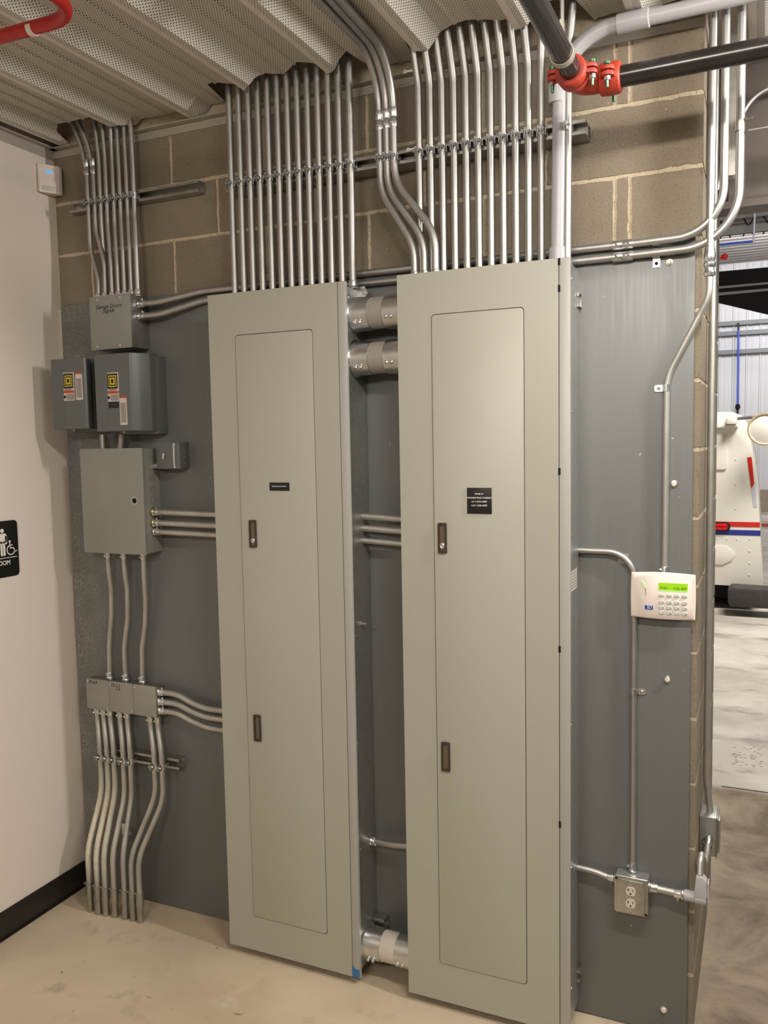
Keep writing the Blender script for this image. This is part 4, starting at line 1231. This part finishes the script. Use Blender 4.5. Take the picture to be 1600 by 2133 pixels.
# motion detector
q0, q1 = -.094, -.010
dz0, dz1 = 2.872, 2.985
root = thing('motion_detector', 'white motion detector with a blue light, on the white wall near the corner', 'motion detector', (LEFT + .02, -.06, dz0))
b = MB()
xf = LEFT + .046
A, B = Vector((LEFT + .014, q0 - .004, 0)), Vector((LEFT + .056, q1 - .022, 0))     # the face is turned to the room
b.prism([(LEFT + .0005, q0 + .002, dz0 + .004), (A.x, A.y, dz0), (B.x, B.y, dz0), (B.x - .002, q1 - .004, dz0), (LEFT + .0005, q1, dz0 + .004)], (0, 0, dz1 - dz0 - .004))
put('body', b, M['white_plastic'], root, .004, seg=3)
du = (B - A).normalized(); dn = Vector((du.y, -du.x, 0)); Lf = (B - A).length
def on_face(t0, t1, z0, z1, d):
    b = MB()
    P0, P1 = A + du * Lf * t0 - dn * .001, A + du * Lf * t1 - dn * .001
    return b.prism([(P0.x, P0.y, z0), (P1.x, P1.y, z0), (P1.x + dn.x * d, P1.y + dn.y * d, z0), (P0.x + dn.x * d, P0.y + dn.y * d, z0)], (0, 0, z1 - z0))
put('lens', on_face(.14, .86, dz0 + .008, dz0 + .026, .0035), M['label_white'], root, .001)
put('indicator', on_face(.38, .62, dz1 - .036, dz1 - .029, .002), M['led_blue'], root, .0005)

# restroom sign
sy1, sz0_, sz1_ = -.283, 1.383, 1.597
sy0 = sy1 - .205
root = thing('restroom_sign', 'black wall sign with white figures and a wheelchair symbol', 'sign', (LEFT, -.38, sz0_))
b = MB(); b.prism([(LEFT + .0005, y, z) for y, z in rrect(sy0, sy1, sz0_, sz1_, .016, 5)], (.0035, 0, 0))
pl = put('plate', b, M['black'], root, .0008)
SXF = LEFT + .0042
def flat(pts, b): b.prism([(SXF, y, z) for y, z in pts], (.0006, 0, 0))
def disc(y, z, r, b): flat([(y + r * math.cos(2 * PI * k / 20), z + r * math.sin(2 * PI * k / 20)) for k in range(20)], b)
my = -0.3562
hz = 1.5604
b = MB()
disc(my, hz, .0082, b)
flat(rrect(my - .0195, my + .0195, hz - .048, hz - .0105, .009, 4), b)
for s_ in (-1, 1):
    flat(rrect(my + s_ * .0163 - .0042, my + s_ * .0163 + .0042, hz - .052, hz - .020, .004, 3), b)
    flat(rrect(my + s_ * .0062 - .0048, my + s_ * .0062 + .0048, hz - .096, hz - .040, .004, 3), b)
put('man_symbol', b, M['white_print'], root)
b = MB(); wy = my - .062
disc(wy, hz, .0082, b)
flat([(wy - .010, hz - .011), (wy + .010, hz - .011), (wy + .024, hz - .062), (wy - .024, hz - .062)], b)
for s_ in (-1, 1):
    flat(rrect(wy + s_ * .0062 - .0048, wy + s_ * .0062 + .0048, hz - .096, hz - .055, .004, 3), b)
    flat([(wy + s_ * .009, hz - .012), (wy + s_ * .016, hz - .014), (wy + s_ * .026, hz - .048), (wy + s_ * .019, hz - .050)], b)
put('woman_symbol', b, M['white_print'], root)
b = MB(); cy_, cz_ = -0.3235, 1.5165
disc(cy_, cz_, .0048, b)
def bar(y0_, z0_, y1_, z1_, w):
    d = Vector((y1_ - y0_, z1_ - z0_)).normalized(); n_ = Vector((-d.y, d.x)) * w / 2
    flat([(y0_ + n_.x, z0_ + n_.y), (y0_ - n_.x, z0_ - n_.y), (y1_ - n_.x, z1_ - n_.y), (y1_ + n_.x, z1_ + n_.y)], b)
bar(cy_, cz_ - .004, cy_ + .002, cz_ - .026, .0045); bar(cy_, cz_ - .014, cy_ + .013, cz_ - .014, .0036); bar(cy_ + .001, cz_ - .025, cy_ + .017, cz_ - .025, .0042)
bar(cy_ + .016, cz_ - .025, cy_ + .024, cz_ - .042, .0042); bar(cy_ + .023, cz_ - .041, cy_ + .032, cz_ - .037, .0042)
arc = [(cy_ + .004 + .018 * math.cos(a), cz_ - .032 + .018 * math.sin(a)) for a in [math.radians(100 + 250 * k / 18) for k in range(19)]]
for (a0, a1), (c0, c1) in zip(arc, arc[1:]): bar(a0, a1, c0, c1, .0042)
put('wheelchair_symbol', b, M['white_print'], root)
zl_ = 1.4561
b = MB(); flat([(sy0 + .012, zl_ - .0012), (sy1 - .010, zl_ - .0012), (sy1 - .010, zl_ + .0012), (sy0 + .012, zl_ + .0012)], b)
put('divider_line', b, M['white_print'], root)
lettering('RESTROOM', .0245, ((sy0 + sy1) / 2, 0, 0), M['white_print'], root, wall=True, bold=.0004, sx=.92).location = Vector((SXF + .0003, (sy0 + sy1) / 2 + .002, 1.4372)) - wloc(root)

# ---------------------------------------------------------------- passage header details
conduit('thin conduit curving along the metal bulkhead near the ceiling', [(.020, .355, 2.66), (.048, .342, 2.80), (.13, .34, 2.945), (1.68, .34, 2.955)], r=.0075, rad=.10)
root = thing('support_rod', 'thin level steel rod clamped beside the corner conduits', 'rod', (.12, -.07, 2.66))
put('rod', MB().tube([(.118, -.060, 2.6974), (1.6, -.060, 2.6974 + .002)], .004, 10), M['zinc'], root)
b = MB().ring((.0965, -.052, 2.7158 - .014), (.0965, -.052, 2.7158 + .014), .0118, .0142, 18)
b.lathe((.108, -.060, 2.7287), (1, 0, 0), [(0, .004), (.016, .004), (.017, .006), (.022, .006)], 8)
put('clamp', b, M['strut'], root)
b = MB(); b.yz([(.07 + y, 0) for y in ()] or [(.10, 2.63), (.141, 2.63), (.141, 3.05), (.10, 3.05)], .046, .0475)
b.box(.046, .087, .10, .103, 2.63, 3.05); b.box(.046, .087, .138, .141, 2.63, 3.05)
tag(put('strut_channel', b, M['strut']), 'vertical strut channel behind the corner conduits under the ceiling', 'strut channel')

# ---------------------------------------------------------------- the garage: mail truck and fittings
TY = 7.0
root = thing('mail_truck', 'white delivery truck with red and blue stripes parked in the garage', 'truck', (-.8, TY + 1.5, 0))
prof = [(-1.75, .29), (.195, .27), (0.1357, 1.2035), (0.0827, 1.6317), (0.0372, 1.8833), (0.0076, 2.0092), (-0.0399, 2.0857), (-0.1336, 2.1237), (-1.3, 2.1376), (-1.55, 1.95), (-1.72, 1.1)]
b = MB(); b.xz(prof, TY, TY + 3.3)
# rivets
for px_, pz_ in ((-0.0890, 1.6232), (-0.0852, 1.3592), (-0.0861, 1.0990)) + tuple((0.0591, 0.7803 - .128 * k) for k in range(5)) + tuple((-0.2622 + .098 * k, 0.7758) for k in range(3)):
    b.lathe((px_, TY, pz_), (0, -1, 0), [(0, .010), (.004, .008), (.006, .003)], 8)
put('body', b, M['truck_white'], root, .035, seg=3)
b = MB(); zr_ = 1.9738
b.box(-1.6, -0.0707, TY - .05, TY + .01, zr_ - .012, zr_ + .012)
put('gutter', b, M['truck_white'], root, .004)
b = MB(); b.xz(rrect(-1.0, -0.1788, 1.5173, 1.8689, .02, 3), TY - .018, TY + .002)
put('rear_door_panel', b, M['truck_white'], root, .004)
def stripe(nm, x0, x1, z0, z1, m_, d=.003): 
    return put(nm, MB().box(x0, x1, TY - d, TY + .002, z0, z1), m_, root)
stripe('red_stripe', -1.7, 0.1562, 0.9076, 0.9611, M['truck_red'])
stripe('blue_stripe', -1.7, 0.1623, 0.8183, 0.8745, M['truck_blue'])
b = MB(); b.xz(rrect(-0.3796, -0.1331, 0.8607, 0.9534, .04, 5), TY - .022, TY, 0)
b.xz(rrect(-0.3796, -0.1544, 0.8762, 0.9406, .034, 5), TY - .034, TY - .02, 1)
put('tail_light', b, [M['black'], M['lamp_red']], root, .003)
b = MB(); b.xz(rrect(-1.68, -1.38, 0.8607, 0.9534, .04, 5), TY - .022, TY, 0); b.xz(rrect(-1.66, -1.40, 0.8762, 0.9406, .034, 5), TY - .034, TY - .02, 1)
put('tail_light', b, [M['black'], M['lamp_red']], root, .003)
b = MB(); b.xz([(0.0202, 1.6424), (0.0640, 1.6470), (0.0939, 1.3648), (0.0647, 1.3142)], TY - .003, TY + .002)
put('red_emblem', b, M['truck_red'], root)
b = MB(); b.xz([(0.0648, 1.3040), (0.0964, 1.3547), (0.1255, 1.1225), (0.0909, 1.1169)], TY - .003, TY + .002)
put('pale_emblem', b, M['truck_pale'], root)
b = MB(); fz0, fz1 = 0.4965, 0.7042; fx1 = -0.0838
b.xz([(-.7, fz0), (fx1 - .12, fz0), (fx1 - .03, fz0 + .05), (fx1, fz0 + .11), (fx1 - .02, fz1 - .06), (fx1 - .09, fz1), (-.7, fz1)], TY - .012, TY + .002)
put('access_flap', b, M['truck_white'], root, .003)
b = MB(); b.box(-1.6, .12, TY + .1, TY + 3.4, .12, .27)
put('underbody', b, M['void'], root)
b = MB(); bx0 = -0.1355
b.prism([(bx0 + .02, 6.68, 0.1036), (.42, 6.68, 0.1036), (.42, 6.68, 0.2941), (bx0 + .03, 6.68, 0.3042), (bx0 - .005, 6.68, 0.2691), (bx0, 6.68, 0.1488)], (0, .30, 0))
put('bumper', b, M['rubber'], root, .015)
for wx in (-1.35, .02):
    b = MB(); b.lathe((wx - .10, TY + .75, .33), (1, 0, 0), [(0, .18), (.02, .31), (.05, .33), (.16, .33), (.19, .31), (.21, .18)], 28)
    put('wheel', b, M['rubber'], root)
MYY = TY - .25
b = MB(); b.box(-0.1830, -0.0801, TY - .16, TY + .01, 1.9925, 2.0730); 
put('mirror_bracket', b, M['truck_white'], root, .02)
b = MB().tube([(-0.0786, 6.9000, 2.0498), (0.0553, 6.8000, 2.0588), (0.1231, 6.7500, 2.0461), (0.2343, 6.7500, 2.0188)], .018, 10); b.tube([(0.1408, 6.7500, 2.0504), (0.1693, 6.7000, 1.9379)], .014, 8)
put('mirror_arm', b, M['garage_grey'], root)
c = Vector((0.1871, 6.7200, 1.9328)); mr = abs(0.1871 - 0.0245)
b = MB().lathe(c, (0, -1, 0), [(0, mr), (.02, mr), (.02, mr * .92), (.012, mr * .9), (.03, mr * .5), (.036, .001)], 36, 0)
b.lathe(c + Vector((0, -.010, 0)), (0, -1, 0), [(0, mr + .004), (.016, mr + .004), (.018, mr * .93), (0, mr * .92)], 36, 1, True)
put('round_mirror', b, [M['truck_white'], M['fire_caulk']], root)

# garage fittings high up
GY = 13.0
root = thing('truss', 'pale steel roof truss with crossed bracing in the garage', 'roof truss', (0, GY, 5.3031))
for zz in (5.5546, 5.3031):
    put('chord', MB().box(-3, 3, GY - .05, GY + .05, zz - .06, zz + .06), M['garage_grey'], root)
zt_, zb__ = 5.5546, 5.3031
for xa in (-0.1950, 0.1106, -0.5530):
    put('brace', MB().tube([(xa, GY, zb__ - .1), (xa + .17, GY, zt_ - .05)], .012, 6).tube([(xa + .17, GY, zb__ - .1), (xa, GY, zt_ - .05)], .012, 6), M['dark_panel'], root)
root = thing('air_line', 'blue and white air pipe dropping to a level blue pipe by the garage roof', 'pipe', (-0.0151, 12.5000, 4.9817))
put('drop', MB().tube([(0.0005, 12.5, 6.12), (-0.0222, 12.5000, 4.9825)], .016, 10), M['truck_pale'], root)
put('level_pipe', MB().tube([(-0.6739, 12.5000, 5.0014), (-0.0366, 12.5000, 4.9993)], .020, 10), M['blue_pipe'], root)
b = MB(); q = Vector((-0.4800, 12.0000, 4.6933)); b.lathe(q, (1, -.3, .2), [(0, .02), (.03, .045), (.07, .05), (.09, .03)], 12); b.tube([q, q + Vector((-.9, 0, -.01)), q + Vector((-.9, 0, 6.12 - q.z))], .02, 8)
tag(put('red_sprinkler_head', b, M['truck_red']), 'small red fitting on the garage wall beam', 'pipe fitting')
# dark raised overhead door with two grey rails
DYY = 15.0
root = thing('overhead_door', 'dark overhead garage door panel hanging near the garage roof', 'garage door', (0, DYY, 4.6))
b = MB(); b.prism([(-0.8932, 15.0000, 5.0214), (0.5257, 15.0000, 5.0137), (0.5440, 15.0000, 4.0370), (-0.8871, 15.0000, 4.5115)], (0, .08, 0))
put('leaf', b, M['dark_panel'], root)
for pa, pb, pc, pd in ((((-0.8869, 14.9500, 4.7313)), ((0.5298, 14.9500, 4.7337)), ((0.5304, 14.9500, 4.6986)), ((-0.8863, 14.9500, 4.6859))), (((-0.8855, 14.9500, 4.6132)), ((0.5319, 14.9500, 4.6198)), ((0.5327, 14.9500, 4.5759)), ((-0.8848, 14.9500, 4.5586)))):
    put('rail', MB().prism([pa, pb, pc, pd], (0, .05, 0)), M['garage_grey'], root)
# blue air hose drop
HY = 19.84
root = thing('hose_drop', 'thin blue air hose hanging in front of the white garage wall', 'hose', (-0.4083, 19.8400, 2.6168))
put('hose', MB().tube([(-0.4188, 19.8400, 4.4382), (-0.4088, 19.8400, 2.6519)], .024, 10), M['blue_pipe'], root)
q = Vector((-0.4268, 19.8400, 4.6114)); put('hanger', MB().tube([q + Vector((0, .06, 0)), q, Vector((-0.4185, 19.8400, 4.4152))], .022, 8), M['black'], root)
q = Vector((-0.4088, 19.8400, 2.6519)); put('coupler', MB().lathe(q, (0, 0, -1), [(0, .05), (.09, .06), (.14, .022), (.35, .022)], 10), M['dark_panel'], root)
# striped trailer tail by the far wall
root = thing('striped_board', 'red and white striped board lying behind the truck by the far wall', 'barrier', (.35, 16, .9))
b = MB(); b.box(0.0248, 1.6, 16, 16.1, -0.2154, 0.1573, 0)
for pa, pb in ((1090, 1096), (1104, 1110)): b.box(0.0248, 1.6, 15.99, 16.0, -0.0976 + (.0 if pa > 1100 else .13), -0.0387 + (.0 if pa > 1100 else .13), 1)
put('board', b, [M['label_white'], M['red_print']], root)
b = MB(); b.box(.5, .6, 16.02, 16.08, 0, -0.2154); b.box(1.3, 1.4, 16.02, 16.08, 0, -0.2154)
put('stand', b, M['garage_grey'], root)
